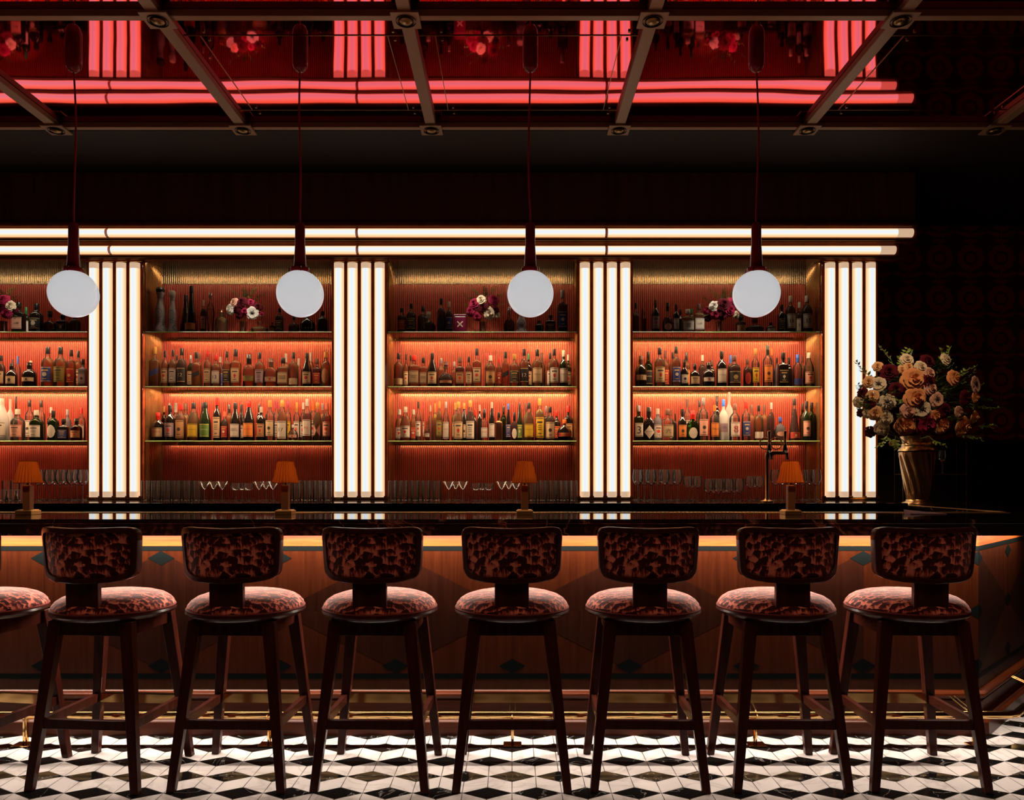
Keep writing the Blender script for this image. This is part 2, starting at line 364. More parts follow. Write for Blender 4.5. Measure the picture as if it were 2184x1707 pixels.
def reed_panel(name, x0, x1, z0, z1, y, mat, label):
    n_ = int((x1-x0)/.0165); p = (x1-x0)/n_; top = []; 
    for i in range(n_):
        for q in range(7):
            a = PI*q/6; top.append((x0+i*p+p*.36*(1-math.cos(a)), y-.0070*math.sin(a)))
    top.append((x1, y))
    mb = MB(); N = len(top)
    mb.add([(a-(x0+x1)/2, b_-y, 0) for a, b_ in top]+[(a-(x0+x1)/2, b_-y, z1-z0) for a, b_ in top], [(i, i+1, i+1+N, i+N) for i in range(N-1)])
    mb.m = [1 if i % 7 == 6 else 0 for i in range(N-1)]
    mb.box(x0-(x0+x1)/2, x1-(x0+x1)/2, .001, .02, 0, z1-z0)
    for sg, xe in ((1, x0-(x0+x1)/2+.001), (-1, x1-(x0+x1)/2-.001)):
        rs = []; ny = 16; py_ = .30/ny
        for i in range(ny):
            for q in range(5):
                a = PI*q/4; rs.append((xe+sg*.006*math.sin(a), -.30+i*py_+py_*.36*(1-math.cos(a))))
        N2 = len(rs); k0_ = len(mb.f)
        mb.add([(a, b_, 0) for a, b_ in rs]+[(a, b_, z1-z0) for a, b_ in rs], [(i, i+1, i+1+N2, i+N2) if sg < 0 else (i+1, i, i+N2, i+1+N2) for i in range(N2-1)], 1)
    o_ = mb.build(name, [mat, M_groove], smooth=35, loc=((x0+x1)/2, y, z0)); return tag(o_, kind='structure')
for bi_, ((x0, x1), bn) in enumerate(zip(BAYS, BN)):
    reed_panel('wall_bay_%d' % (bi_+1), x0, x1, ZB, 2.86, YB, M_reed, 'red vertically reeded back panel behind the bottles, '+bn)
    reed_panel('trim_%d' % (bi_+10), x0, x1, 2.86, 3.10, YB-.005, M_reedg, 'pale mirror reflection built as a reeded strip above the red panel, '+bn)
# light columns
def make_column():
    r_ = empty('light_column', (0, 0, 0))
    z0, z1 = ZB, 2.985
    fr = MB().box(-.219, .219, .0, .39, 0, z1-z0)
    fr.build('column_body', M_burl, r_, bevel=.004)
    MB().box(-.222, .222, -.016, .0, 0, .03).box(-.222, .222, -.016, .0, z1-z0-.035, z1-z0).build('brass_edging', M_brass, r_, bevel=.003)
    ta, tb = P(0, 1061, 6.04).z-z0, P(0, 561, 6.04).z-z0
    for k in range(4):
        cx = (k-1.5)*.1062
        prof = [(.040*math.sin(a), -.036*math.cos(a)) for a in [(-.5+i/10)*PI for i in range(11)]]
        mb = MB(); mb.loft([[(cx+a, b_, z) for a, b_ in prof] for z in (ta+.045, tb-.045)], closed=False, cap0=False, cap1=False)
        t_ = mb.build('light_tube', M_tubev, r_, smooth=80)
        e_ = MB()
        for za, zb in ((ta, ta+.045), (tb-.045, tb)):
            e_.loft([[(cx+a, b_, z) for a, b_ in prof] for z in (za, zb)], closed=False, cap0=True, cap1=True)
        e_.build('tube_end', M_tend, t_, smooth=80)
    for cx in (-.2124, -.106, 0, .106, .2124):
        pass
    dv = MB()
    for cx in (-.1062, 0, .1062): dv.box(cx-.012, cx+.012, -.010, 0, ta, tb)
    dv.build('divider', M_burl, r_)
    return r_
col0 = make_column()
for i, x in enumerate(COLX):
    o_ = col0 if i == 0 else copy_tree(col0); o_.location = (x, 6.05, ZB)
    tag(o_, 'column of four glowing vertical tubes in red burl wood, %s from left' % ORD[i+1] if i < 3 else 'column of four glowing vertical tubes beside the large bouquet', 'light column', 'light columns of the back bar')
# cornice lights
def cornice(name, yf, y0, y1, xend, brk, label):
    z1, z0 = P(0, y0, yf).z, P(0, y1, yf).z; zc = (z0+z1)/2; hh = (z1-z0)/2
    r_ = empty(name, (0, yf, zc)); tag(r_, label, 'cornice light', 'glowing cornice rows')
    MB().box(XL+.1, xend+.035, .0, .10, -hh-.035, hh+.035).build('housing', M_burl, r_)
    MB().box(XL+.1, xend+.04, -.016, .0, hh+.012, hh+.030).box(XL+.1, xend+.04, -.016, .0, -hh-.030, -hh-.012).build('brass_rail', M_brassd, r_, bevel=.002)
    ends = [XL+.2]+[P(b_, 0, yf).x for b_ in brk]+[xend]
    for a, b_ in zip(ends[:-1], ends[1:]):
        prof = [(-.034*math.cos(q), hh*math.sin(q)) for q in [(-.5+i/10)*PI for i in range(11)]]
        last = b_ == xend
        m_ = MB().loft([[(x, p_, z) for p_, z in prof] for x in (a+.010, b_-(.12 if last else .010))], closed=False, cap0=False, cap1=False)
        t_ = m_.build('light_tube', M_tubeh, r_, smooth=80)
        if last: MB().loft([[(x, p_, z) for p_, z in prof] for x in (b_-.12, b_)], closed=False).build('tube_end', M_tend, t_, smooth=80)
    return r_
cornice('cornice_light', 5.955, 488, 506.5, P(1945, 0, 5.955).x, (-300, 230, 762, 1293), 'upper glowing horizontal light row along the cornice')
cornice('cornice_light', 6.00, 525, 543, P(1908, 0, 6.0).x, (-300, 236.5, 763, 1293), 'lower glowing horizontal light row along the cornice')
struct('trim_9', MB().box(XL+.1, 3.12, 6.06, 6.50, 2.988, 3.223).box(XL+.1, 3.0, 6.44, 6.50, 1.0, 2.988).box(XL+.1, 3.12, 5.93, 6.06, 3.2005, 3.2235), M_burl)
# ---------------------------------------------------------------- glass shelves with brass rail
SHZ = [P(0, 707, 6.08).z, P(0, 824, 6.08).z, P(0, 940, 6.08).z]; SN = ['top', 'middle', 'bottom']
for bi, (x0, x1) in enumerate(BAYS):
    for si, z in enumerate(SHZ):
        r_ = empty('glass_shelf', ((x0+x1)/2, 6.23, z)); hw = (x1-x0)/2-.003
        tag(r_, 'green-edged glass shelf on a brass rail, %s shelf in the %s' % (SN[si], BN[bi]), 'shelf', 'glass bottle shelves')
        MB().box(-hw, hw, -.1435, .145, -.010, 0).build('glass_panel', M_shelf, r_)
        MB().loft([[(x_, -.150, -.010), (x_, -.1437, -.010), (x_, -.1437, -.0002), (x_, -.1445, -.0002), (x_, -.150, -.0065)] for x_ in (-hw, hw)]).build('glass_edge', M_edge, r_)
        MB().box(-hw, hw, .135, .150, -.026, -.011).build('brass_rail', M_brass, r_, bevel=.002)
        if si < 3:
            e = (3.2, 11, 13)[si]
            if si > 0 and False: pass
            pw = {0: .8, 1: 2.8, 2: .6}[si]*(x1-x0)/1.5
            light('shelf_led_and_fill', 'AREA', ((x0+x1)/2, 6.345, z-.030), pw, (1, .66, .36) if si else (1, .50, .30), aim=((x0+x1)/2, 6.372, z-.13), shape='RECTANGLE', size=x1-x0-.1, size_y=.012)
        if si < 2:
            light('shelf_led_and_fill', 'AREA', ((x0+x1)/2, 6.086, z-.014), (11, 16)[si]*(x1-x0)/1.5, (1, .64, .36), aim=((x0+x1)/2, 6.13, z-.25), shape='RECTANGLE', size=x1-x0-.1, size_y=.01)  # front strip is added fill for the bottle fronts
    light('bay_fill', 'AREA', ((x0+x1)/2, 6.12, 2.97), 1.5*(x1-x0)/1.5, (1, .78, .52), aim=((x0+x1)/2, 6.26, 2.5), shape='RECTANGLE', size=x1-x0-.1, size_y=.01)  # added fill that lifts the top shelf, no visible source
# ---------------------------------------------------------------- bar counter
BZ = 1.062; FY = 3.78; XC = 2.293
bar = empty('bar_counter', (0, 3.9, 0)); tag(bar, 'long wooden bar counter with black marble top and diamond marquetry front', 'bar counter')
PATH = [Vector((XL+.3, FY)), Vector((XC, FY)), Vector((XC+.857, FY+.857)), Vector((XC+.857, 6.0))]
def offs(path, d):
    out = []
    for i, p in enumerate(path):
        ns = []
        if i > 0: t = (p-path[i-1]).normalized(); ns.append(Vector((t.y, -t.x)))
        if i < len(path)-1: t = (path[i+1]-p).normalized(); ns.append(Vector((t.y, -t.x)))
        if len(ns) == 2:
            m = (ns[0]+ns[1]).normalized(); out.append(p+m*(d/m.dot(ns[0])))
        else: out.append(p+ns[0]*d)
    return out
def sweep(prof, mb, m=0):      # prof = (outward, z)
    cols = [offs(PATH, d) for d, z in prof]
    n = len(prof)
    vs_ = []; fs = []
    for k in range(len(PATH)):
        for j, (d, z) in enumerate(prof): vs_.append((cols[j][k].x, cols[j][k].y-3.9, z))
    for k in range(len(PATH)-1):
        for j in range(n-1):
            a = k*n+j; fs.append((a, a+n, a+n+1, a+1))
    return mb.add(vs_, fs, m)
out = offs(PATH, .28)
def poly_prism(pts, z0, z1, mb, m=0):
    n = len(pts); vs_ = [(p[0], p[1]-3.9, z0) for p in pts]+[(p[0], p[1]-3.9, z1) for p in pts]
    fs = [tuple(range(n-1, -1, -1)), tuple(range(n, 2*n))]+[(i, (i+1) % n, (i+1) % n+n, i+n) for i in range(n)]
    return mb.add(vs_, fs, m)
inner = [(2.70, 5.18), (2.70, 4.22), (XL+.3, 4.22)]
top_pts = [tuple(p) for p in out[:3]]+[(XC+1.137, 6.0), (2.70, 6.0)]+inner[1:]
poly_prism(top_pts, BZ-.022, BZ, MB()).build('countertop', M_bmarb, bar, bevel=.003)
ap = MB(); sweep([(.272, BZ-.0225), (.272, .987), (.22, .987), (.22, BZ-.0225)], ap); ap.build('marble_apron', M_bmarb, bar)
# body behind the front
body = [tuple(p) for p in offs(PATH, -.012)]+[(2.80, 6.0), (2.80, 4.36), (2.62, 4.18), (XL+.3, 4.18)]
poly_prism(body, .02, BZ-.0225, MB()).build('bar_body', M_black, bar)
zt, zb_ = .985, .20
fm = MB()
def ff(org, dr, u0, u1, z0, z1, off, m, mb=fm):
    nx, ny = dr.y, -dr.x
    q = [(org.x+dr.x*u+nx*off, org.y+dr.y*u+ny*off-3.9, z) for u, z in ((u0, z0), (u1, z0), (u1, z1), (u0, z1))]
    mb.add(q, [(0, 1, 2, 3)], m)
def fp(org, dr, pts, off, m, mb=fm):
    nx, ny = dr.y, -dr.x
    mb.add([(org.x+dr.x*u+nx*off, org.y+dr.y*u+ny*off-3.9, z) for u, z in pts], [tuple(range(len(pts)))], m)
def zz(y): return EYE-(y-HY)*FY/F
pt = 249.5*FY/F
def face(org, dr, u0, u1, phase):
    ff(org, dr, u0, u1, zb_, zt, 0, 0)
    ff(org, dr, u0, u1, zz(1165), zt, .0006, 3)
    k = math.floor((u0-phase)/pt)-1
    zm = zz(1304.5); hz = .5*pt
    while phase+k*pt < u1+pt:
        u = phase+k*pt
        if k % 2 == 0:      # large rhombus
            for sg in (-1, 1):
                for zs in (-1, 1):
                    tri = [(u, zm), (u+sg*pt, zm), (u, zm+zs*hz)]
                    # clip to the panel
                    tri = [(min(max(a, u0), u1), min(max(b_, zz(1437)), zz(1175))) for a, b_ in tri]
                    if u+sg*pt < u0-.001 or u+sg*pt > u1+.001: continue
                    if sg*zs < 0: tri = tri[::-1]
                    fp(org, dr, tri, .0006, 1 if sg*zs > 0 else 2)
        for zc in (zz(1191), zz(1421), zm):
            a, b_ = .066, .036
            if u0-a*.5 < u < u1+a*.9:
                q = [(u-a, zc), (u, zc-b_), (u+a, zc), (u, zc+b_)]
                q = [(min(max(i, u0), u1), j) for i, j in q]
                fp(org, dr, q, .0014, 4)
        if u0 < u < u1: ff(org, dr, u-.0012, u+.0012, zz(1437), zz(1175), .0010, 2)
        k += 1
    ff(org, dr, u0, u1, zz(1175), zz(1165), .0014, 4)
    ff(org, dr, u0, u1, zz(1448), zz(1437), .0014, 4)
    ff(org, dr, u0, u1, zb_, zz(1448), .0006, 0)
o1 = Vector((0, FY)); d1 = Vector((1, 0))
face(o1, d1, XL+.3, XC, P(843, 0, FY).x)
d2 = Vector((.70711, .70711)); o2 = Vector((XC, FY))
face(o2, d2, 0, .857*1.41421, .0)
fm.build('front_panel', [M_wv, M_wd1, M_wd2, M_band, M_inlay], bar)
# base mouldings
prof = [(0, .21), (.006, .205), (.020, .203), (.030, .196), (.032, .186), (.028, .177), (.014, .172), (.014, .166), (.020, .162), (.020, .155), (.004, .150), (.004, .092), (.014, .086), (.034, .083), (.036, .075), (.044, .070), (.050, .064), (.052, .0), (.0, .0)]
pm_ = MB(); sweep(prof, pm_); pm_.build('base_moulding', M_wh, bar, smooth=30)
# perforated brass drip strip along the rear edge of the top
dm = MB().box(XL+.35, 2.68, 4.135-3.9, 4.215-3.9, BZ, BZ+.003)
x = -2.9
while x < 2.62:
    dm.add([(x, .243, BZ+.0034), (x+.010, .243, BZ+.0034), (x+.024, .305, BZ+.0034), (x+.014, .305, BZ+.0034)], [(0, 1, 2, 3)], 1); x += .022
dm.box(2.70, 2.725, 4.24-3.9, 5.95-3.9, BZ, BZ+.003, 0)
dm.build('drip_grille', [M_grille, M_black], bar)
# ---------------------------------------------------------------- foot rail
RY = 3.60; RZ = .141
RP = offs(PATH, FY-RY)
pts = [(RP[0].x, 0, RZ), (RP[1].x-.05, 0, RZ), (RP[1].x, .012, RZ), (RP[1].x+.05, .06, RZ), (RP[2].x-.03, RP[2].y-RY-.03, RZ), (RP[2].x, RP[2].y-RY+.05, RZ), (RP[3].x, 2.3, RZ)]
fr = MB().tube(pts, .0185, 14).build('foot_rail', M_brass, bar, True, loc=(0, RY-3.9, 0))
def rail_post(x, y, ang):
    m_ = MB().box(-.042, .042, -.035, .030, 0, .006).box(-.004, .004, -.006, .002, .006, RZ-.015).box(-.006, .006, .012, .024, .006, RZ)
    m_.tube([(0, 0, RZ-.021), (0, -.021, RZ), (0, 0, RZ+.021), (0, .021, RZ)], .004, 6).tube([(-.013, .02, RZ), (-.013, .15, RZ+.045)], .0045, 6).tube([(.013, .02, RZ), (.013, .15, RZ+.045)], .0045, 6)
    o = m_.build('rail_post', M_brass, fr, loc=(x, y, 0)); o.rotation_euler = (0, 0, ang)
for px in (-468, 52, 573, 1093, 1612): rail_post(P(px, 0, RY).x, 0, 0)
rail_post(P(2083, 0, RY).x, .0, .2)
rail_post(RP[1].x+.42, .42+.0, PI/4)
# ---------------------------------------------------------------- bar stools
def back_curve(x): return -.265+.19*(x/.21)**2*.21*4.2*.5
def make_stool():
    r_ = empty('bar_stool', (0, 0, 0))
    # seat cushion
    rs = .2375
    prof = [(.0, .700), (rs*.97, .700), (rs, .708), (rs*.985, .722), (rs*.93, .738), (rs*.84, .752), (rs*.70, .763), (rs*.52, .771), (rs*.3, .775), (.0, .7765)]
    sc = MB().lathe(prof, 48, cap0=False, cap1=False).build('seat_cushion', M_fab, r_, 80)
    MB().tube([(rs*1.0*math.cos(a), rs*1.0*math.sin(a), .706) for a in [i*2*PI/48 for i in range(49)]], .0045, 6).build('piping', M_pipe, sc, True)
    MB().lathe([(0, .672), (rs*.84, .672), (rs*.94, .675), (rs*1.0, .684), (rs*1.025, .692), (rs*1.01, .701), (0, .7015)], 48, cap0=False, cap1=False).build('seat_rim', M_wood, r_, 40)
    # apron frame
    a = .152
    MB().box(-a, a, -a-.012, -a+.012, .612, .672).box(-a, a, a-.012, a+.012, .612, .672).box(-a-.012, -a+.012, -a, a, .612, .672).box(a-.012, a+.012, -a, a, .612, .672).build('apron', M_wood, r_, bevel=.002)
    for sx in (-1, 1):
        for sy in (-1, 1):
            MB().taper((sx*.150, sy*.150, .672), (sx*.222, sy*.213, 0), (.052, .040), (.033, .030)).build('leg', M_wood, r_, bevel=.003)
    def at(z): t = 1-z/.672; return .150+.072*t, .150+.063*t
    for sy in (-1, 1):
        lx, ly = at(.262); MB().box(-lx, lx, sy*ly-.011, sy*ly+.011, .243, .281).build('stretcher', M_wood, r_, bevel=.002)
    for sx in (-1, 1):
        lx, ly = at(.262); MB().box(sx*lx-.011, sx*lx+.011, -ly, ly, .243, .281).build('stretcher', M_wood, r_, bevel=.002)
    MB().box(-.178, .178, ly-.0135, ly-.0112, .2425, .284).box(-.178, .178, ly-.0135, ly+.0135, .2812, .2838).build('brass_foot_plate', M_brass, r_)
    # back post
    pts_ = [(-.262, .716), (-.275, .80), (-.290, .87)]
    R = [[(-.068, y-.013, z), (.068, y-.013, z), (.068, y+.013, z), (-.068, y+.013, z)] for y, z in [(-.204, .716), (-.206, .80), (-.208, .90)]]
    MB().loft(R).build('back_post', M_wood, r_, bevel=.003)
    # backrest
    ZT, ZB_ = 1.052, .842; zc = (ZT+ZB_)/2; hz = (ZT-ZB_)/2
    def ring(ins, off):
        out_ = []; N = 72
        for i in range(N):
            t = 2*PI*i/N; c, s2 = math.cos(t), math.sin(t); e = 2/7.5
            u = math.copysign(abs(c)**e, c); v = math.copysign(abs(s2)**e, s2)
            hw = .207-.012*(1-(v+1)/2) - ins; zz_ = zc+v*(hz-ins)-.010*(1-u*u)*(1 if v < 0 else 0)
            x = u*hw; y = -.246-.012*v+.105*(abs(x)/.207)**2.0+off; zz_ += .007*(u*u)*(1 if v > 0 else .3)
            out_.append((x, y, zz_))
        return out_
    MB().loft([ring(0.003, -.019), ring(0, -.016), ring(0, .016), ring(.003, .019), ring(.019, .019), ring(.021, .016), ring(.021, -.016), ring(.019, -.019), ring(.003, -.019)], cap0=False, cap1=False).build('back_frame', M_wood, r_, 40)
    fb = MB()
    for sg, bul in ((-1, .006), (1, .018)):
        rings = []
        for q in (1, .93, .8, .6, .4, .2, .02):
            base = ring(.020, 0); cx = 0
            rg = []
            for (x, y, z) in base:
                X = x*q; Z = zc+(z-zc)*q; v = (Z-zc)/hz
                rg.append((X, -.246-.012*v+.105*(abs(X)/.207)**2+sg*(.007+bul*(1-q**3)**.6), Z))
            rings.append(rg)
        if sg > 0: rings = [r2[::-1] for r2 in rings]
        fb.loft(rings, cap0=False, cap1=True)
    bc = fb.build('back_cushion', M_fab, r_, 60)
    return r_
SX = [-2.245, -1.690, -1.128, -.560, .0, .555, 1.118, 1.672]
SR = [-.15, -.085, -.035, -.03, -.004, -.03, -.005, -.030]
SL = ['red print bar stool cut off by the left edge of the photo', 'red print bar stool, leftmost of the seven seen whole', 'red print bar stool, second of the seven seen whole', 'red print bar stool, third of the seven seen whole',
      'red print bar stool in the middle, facing the camera squarely', 'red print bar stool just right of the middle one', 'red print bar stool, second from the right end', 'rightmost red print bar stool beside the bar corner']
st0 = make_stool()
for i, (x, rz) in enumerate(zip(SX, SR)):
    o_ = st0 if i == 0 else copy_tree(st0); o_.location = (x, 3.27, 0.0); o_.rotation_euler = (0, 0, rz)
    tag(o_, SL[i], 'bar stool', 'bar stools in a row at the counter')
# ---------------------------------------------------------------- pendant globes
def make_pendant(bend):
    r_ = empty('pendant_lamp', (0, 0, MIR))
    gz = EYE+393*4.33/F-MIR
    MB().lathe([(.012, -.135), (.030, -.122), (.041, -.100), (.0435, -.07), (.0435, 0)], 24, cap0=True, cap1=True).build('canopy', M_maroon, r_, 60)
    top = gz+.398
    n_ = 14; cp = []
    for i in range(n_+1):
        t = i/n_; z = -.12+(top+.12)*t
        cp.append((bend*math.sin(t*PI*1.1)*.012, bend*.004*math.sin(t*7), z))
    cp[-1] = (0, 0, top)
    MB().tube(cp, .0052, 8).build('cord', M_cord, r_, True)
    MB().lathe([(.012, top+.004-0), (.024, top-.004), (.027, top-.02), (.0275, top-.12), (.034, gz+.165), (.036, gz+.15)][::-1], 24).build('neck', M_maroon, r_, 50)
    MB().lathe([(.052, gz+.118), (.054, gz+.135), (.050, gz+.146), (.036, gz+.151)], 24).build('collar', M_maroon, r_, 40)
    cl = MB()
    for a in (0, PI, PI/2, -PI/2):
        c, s2 = math.cos(a), math.sin(a)
        cl.tube([(c*.053, s2*.053, gz+.142), (c*.058, s2*.058, gz+.142), (c*.058, s2*.058, gz+.116)], .003, 6)
    cl.build('brass_clip', M_brass, r_, True)
    R = .1305
    MB().lathe([(R*math.sin(a), gz-R*math.cos(a)) for a in [i*PI/32 for i in range(1, 30)]], 48).build('globe', M_opal, r_, 80)
    return r_
PL = ['white globe pendant on red cord, leftmost, in front of the first light column', 'white globe pendant second from left', 'white globe pendant third from left', 'white globe pendant rightmost of the four']
p0 = make_pendant(1)
for i, px in enumerate((157, 640, 1131, 1613)):
    o_ = p0 if i == 0 else copy_tree(p0); o_.location = (P(px, 0, 4.33).x, 4.33, MIR); o_.rotation_euler = (0, 0, i*1.9)
    tag(o_, PL[i], 'pendant lamp', 'globe pendants over the bar')
# ---------------------------------------------------------------- table lamps
def make_table_lamp():
    r_ = empty('table_lamp', (0, 0, 0))
    MB().box(-.042, .042, -.042, .042, 0, .022).box(-.036, .036, -.036, .036, .022, .026).build('base', M_grille, r_, bevel=.004)
    MB().box(-.0185, .0185, -.0185, .0185, .026, .152).build('stem', M_stem, r_, bevel=.003)
    MB().lathe([(.008, .152), (.008, .175)], 12).build('socket', M_brass, r_, True)
    N = 96
    def rg(rad, z, amp): return [((rad+amp*math.cos(j*PI))*math.cos(2*PI*j/N), (rad+amp*math.cos(j*PI))*math.sin(2*PI*j/N), z) for j in range(N)]
    sh = MB().loft([rg(.064, .162, .0012), rg(.0635, .166, .0028), rg(.055, .20, .0028), rg(.046, .24, .0024), rg(.0385, .270, .0018), rg(.038, .274, .001)], cap0=False, cap1=False)
    sh.m = [1 if (i % N) % 4 == 0 else 0 for i in range(len(sh.f))]
    sh_ = sh.build('lamp_shade', [M_shade, M_shade2], r_)
    MB().tube([(.0647*math.cos(a), .0647*math.sin(a), .163) for a in [i*2*PI/40 for i in range(41)]], .0022, 6).tube([(.039*math.cos(a), .039*math.sin(a), .274) for a in [i*2*PI/40 for i in range(41)]], .002, 6).build('shade_trim', M_shade, sh_, True)
    MB().lathe([(.004, .176), (.012, .186), (.015, .200), (.011, .214), (.003, .222)], 14).build('bulb', M_bulb, r_, True)
    return r_
TL = ['small brass table lamp with pleated orange shade, leftmost on the counter', 'small pleated-shade table lamp, second from left on the counter', 'small pleated-shade table lamp, third from left on the counter', 'small pleated-shade table lamp, rightmost on the counter']
l0 = make_table_lamp()
for i, px in enumerate((60, 609, 1119, 1686)):
    o_ = l0 if i == 0 else copy_tree(l0); x = P(px, 0, 3.95).x; o_.location = (x, 3.95, BZ)
    tag(o_, TL[i], 'table lamp', 'pleated table lamps on the bar')
    light('table_lamp_light', 'POINT', (x, 3.95, BZ+.2), 3.4, (1, .62, .28), shadow_soft_size=.016)
# ---------------------------------------------------------------- beer tap
D = 5.42
tp = empty('beer_tap', (P(1636, 0, D).x, D, ZB)); tag(tp, 'brass two-handle beer tap on the back bar in front of the bottles', 'beer tap')
zh = P(0, 966, D).z-ZB; dx = (1671-1636)*D/F
MB().lathe([(.045, 0), (.045, .008), (.022, .016), (.0125, .03), (.012, zh-.05), (.018, zh-.03), (.012, zh)], 20).build('column', M_brassd, tp, 50)
MB().tube([(0, 0, zh), (dx+.02, 0, zh)], .014, 12).tube([(0, .0, zh-.03), (dx*.5, 0, zh-.01)], .006, 8).build('crossbar', M_brassd, tp, 50)
for x in (.004, dx):
    f_ = MB().tube([(x, 0, zh), (x, -.045, zh+.01), (x, -.07, zh-.005), (x, -.075, zh-.05)], .010, 10).lathe([(.014, zh+.0), (.016, zh+.02), (.012, zh+.045), (.008, zh+.06)], 12, (x, -.03, 0)).build('faucet', M_black, tp, 50)
    MB().lathe([(.006, zh+.058), (.008, zh+.075), (.0125, zh+.145), (.012, zh+.150), (.004, zh+.153)], 16, (x, -.03, 0)).build('handle', M_brass, tp, 50)
for x in (-.016, dx-.055):
    MB().tube([(x+.040*math.cos(a), -.01, zh+.065+.040*math.sin(a)) for a in [i*2*PI/32 for i in range(33)]], .004, 8).build('ring_badge', M_brass, tp, True)
# ---------------------------------------------------------------- stemware
def lathe_glass(name, prof, seg=20):
    r_ = empty(name, (0, 0, 0))
    bowl = [p for p in prof if p[2] == 'b']; st = [p for p in prof if p[2] == 's']
    MB().lathe([(a, b_) for a, b_, c in bowl], seg, cap0=True, cap1=False).build('bowl', M_gl, r_, 80)
    if st: MB().lathe([(a, b_) for a, b_, c in st], seg).build('stem', M_gl, r_, 80)
    return r_
wine = lambda h_, r1, hs: [(.033, 0, 's'), (.033, .003, 's'), (.006, .008, 's'), (.0042, .03, 's'), (.0042, hs-.01, 's'), (.007, hs, 's'), (.008, hs, 'b'), (r1*.6, hs+.012, 'b'), (r1*.93, hs+(h_-hs)*.3, 'b'), (r1, hs+(h_-hs)*.5, 'b'), (r1*.94, hs+(h_-hs)*.75, 'b'), (r1*.8, h_, 'b')]
g_wine = lathe_glass('wine_glass', wine(.235, .040, .115)); g_wine2 = lathe_glass('wine_glass', wine(.185, .035, .095)); g_big = lathe_glass('wine_glass', wine(.165, .036, .055))
g_mart = lathe_glass('martini_glass', [(.033, 0, 's'), (.033, .003, 's'), (.005, .008, 's'), (.004, .085, 's'), (.004, .085, 'b'), (.012, .093, 'b'), (.046, .145, 'b')])
g_coup = lathe_glass('coupe_glass', [(.033, 0, 's'), (.033, .003, 's'), (.005, .008, 's'), (.004, .075, 's'), (.005, .076, 'b'), (.025, .081, 'b'), (.037, .098, 'b'), (.041, .122, 'b'), (.040, .132, 'b')])
def tumbler(name, r1, r2, hh): return lathe_glass(name, [(r1*.9, 0, 's'), (r1, .004, 's'), (r1*1.0, .016, 's'), (r1*.2, .018, 's'), (r1*.99, .0165, 'b'), (r1*1.01, .03, 'b'), (r2, hh, 'b')])
g_high = tumbler('highball_glass', .032, .033, .150); g_rock = tumbler('rocks_glass', .030, .036, .085)
GL = []
def put(src, px, D_, base, label, grp):
    first = src not in GL
    o_ = src if first else copy_tree(src)
    if first: GL.append(src)
    o_.location = (P(px, 0, D_).x, D_, base); o_.rotation_euler = (0, 0, random.random()*3)
    tag(o_, label, 'glass', grp)
def rowg(src, x0, x1, n_, Ds, what, where):
    for k, D_ in enumerate(Ds):
        for i in range(n_):
            px = x0+(x1-x0)*(i+.5*(k % 2))/max(n_-1, 1)
            if px > x1+4 and k: continue
            put(src, px, D_, ZB, '%s standing on the back bar in the %s' % (what, where), '%s, %s' % (what+'es', where))
rowg(g_wine, 82, 176, 5, (5.86, 5.98), 'clear tall wine glass', 'leftmost bay')
rowg(g_rock, 4, 44, 3, (5.80,), 'short clear tumbler glass', 'leftmost bay')
rowg(g_high, 14, 50, 3, (5.98,), 'straight clear highball glass', 'leftmost bay')
rowg(g_high, 312, 420, 6, (5.85, 5.95), 'straight clear highball glass', 'second bay left end')
rowg(g_mart, 436, 474, 2, (5.70, 5.84), 'V-shaped martini glass', 'second bay left group')
rowg(g_coup, 503, 530, 2, (5.70, 5.82), 'rounded coupe glass', 'second bay')
rowg(g_mart, 552, 582, 2, (5.70, 5.84), 'V-shaped martini glass', 'second bay right group')
rowg(g_high, 612, 698, 5, (5.85, 5.95), 'straight clear highball glass', 'second bay right end')
rowg(g_high, 838, 932, 5, (5.85, 5.95), 'straight clear highball glass', 'third bay left end')
rowg(g_mart, 957, 987, 2, (5.70, 5.84), 'V-shaped martini glass', 'third bay left group')
rowg(g_coup, 1015, 1042, 2, (5.70, 5.82), 'rounded coupe glass', 'third bay')
rowg(g_mart, 1070, 1101, 2, (5.70, 5.84), 'V-shaped martini glass', 'third bay right group')
rowg(g_high, 1136, 1222, 5, (5.85, 5.95), 'straight clear highball glass', 'third bay right end')
rowg(g_wine, 1361, 1445, 4, (5.72, 5.85, 5.98), 'clear tall wine glass', 'rightmost bay left end')
rowg(g_wine2, 1467, 1488, 2, (5.72, 5.85), 'clear medium wine glass', 'rightmost bay')
rowg(g_big, 1511, 1577, 4, (5.72, 5.86), 'wide-bowled short wine glass', 'rightmost bay')
rowg(g_wine2, 1599, 1620, 2, (5.72, 5.85), 'clear medium wine glass', 'rightmost bay beside the tap')
rowg(g_wine, 1654, 1740, 4, (5.85, 5.98), 'clear tall wine glass', 'rightmost bay right end')
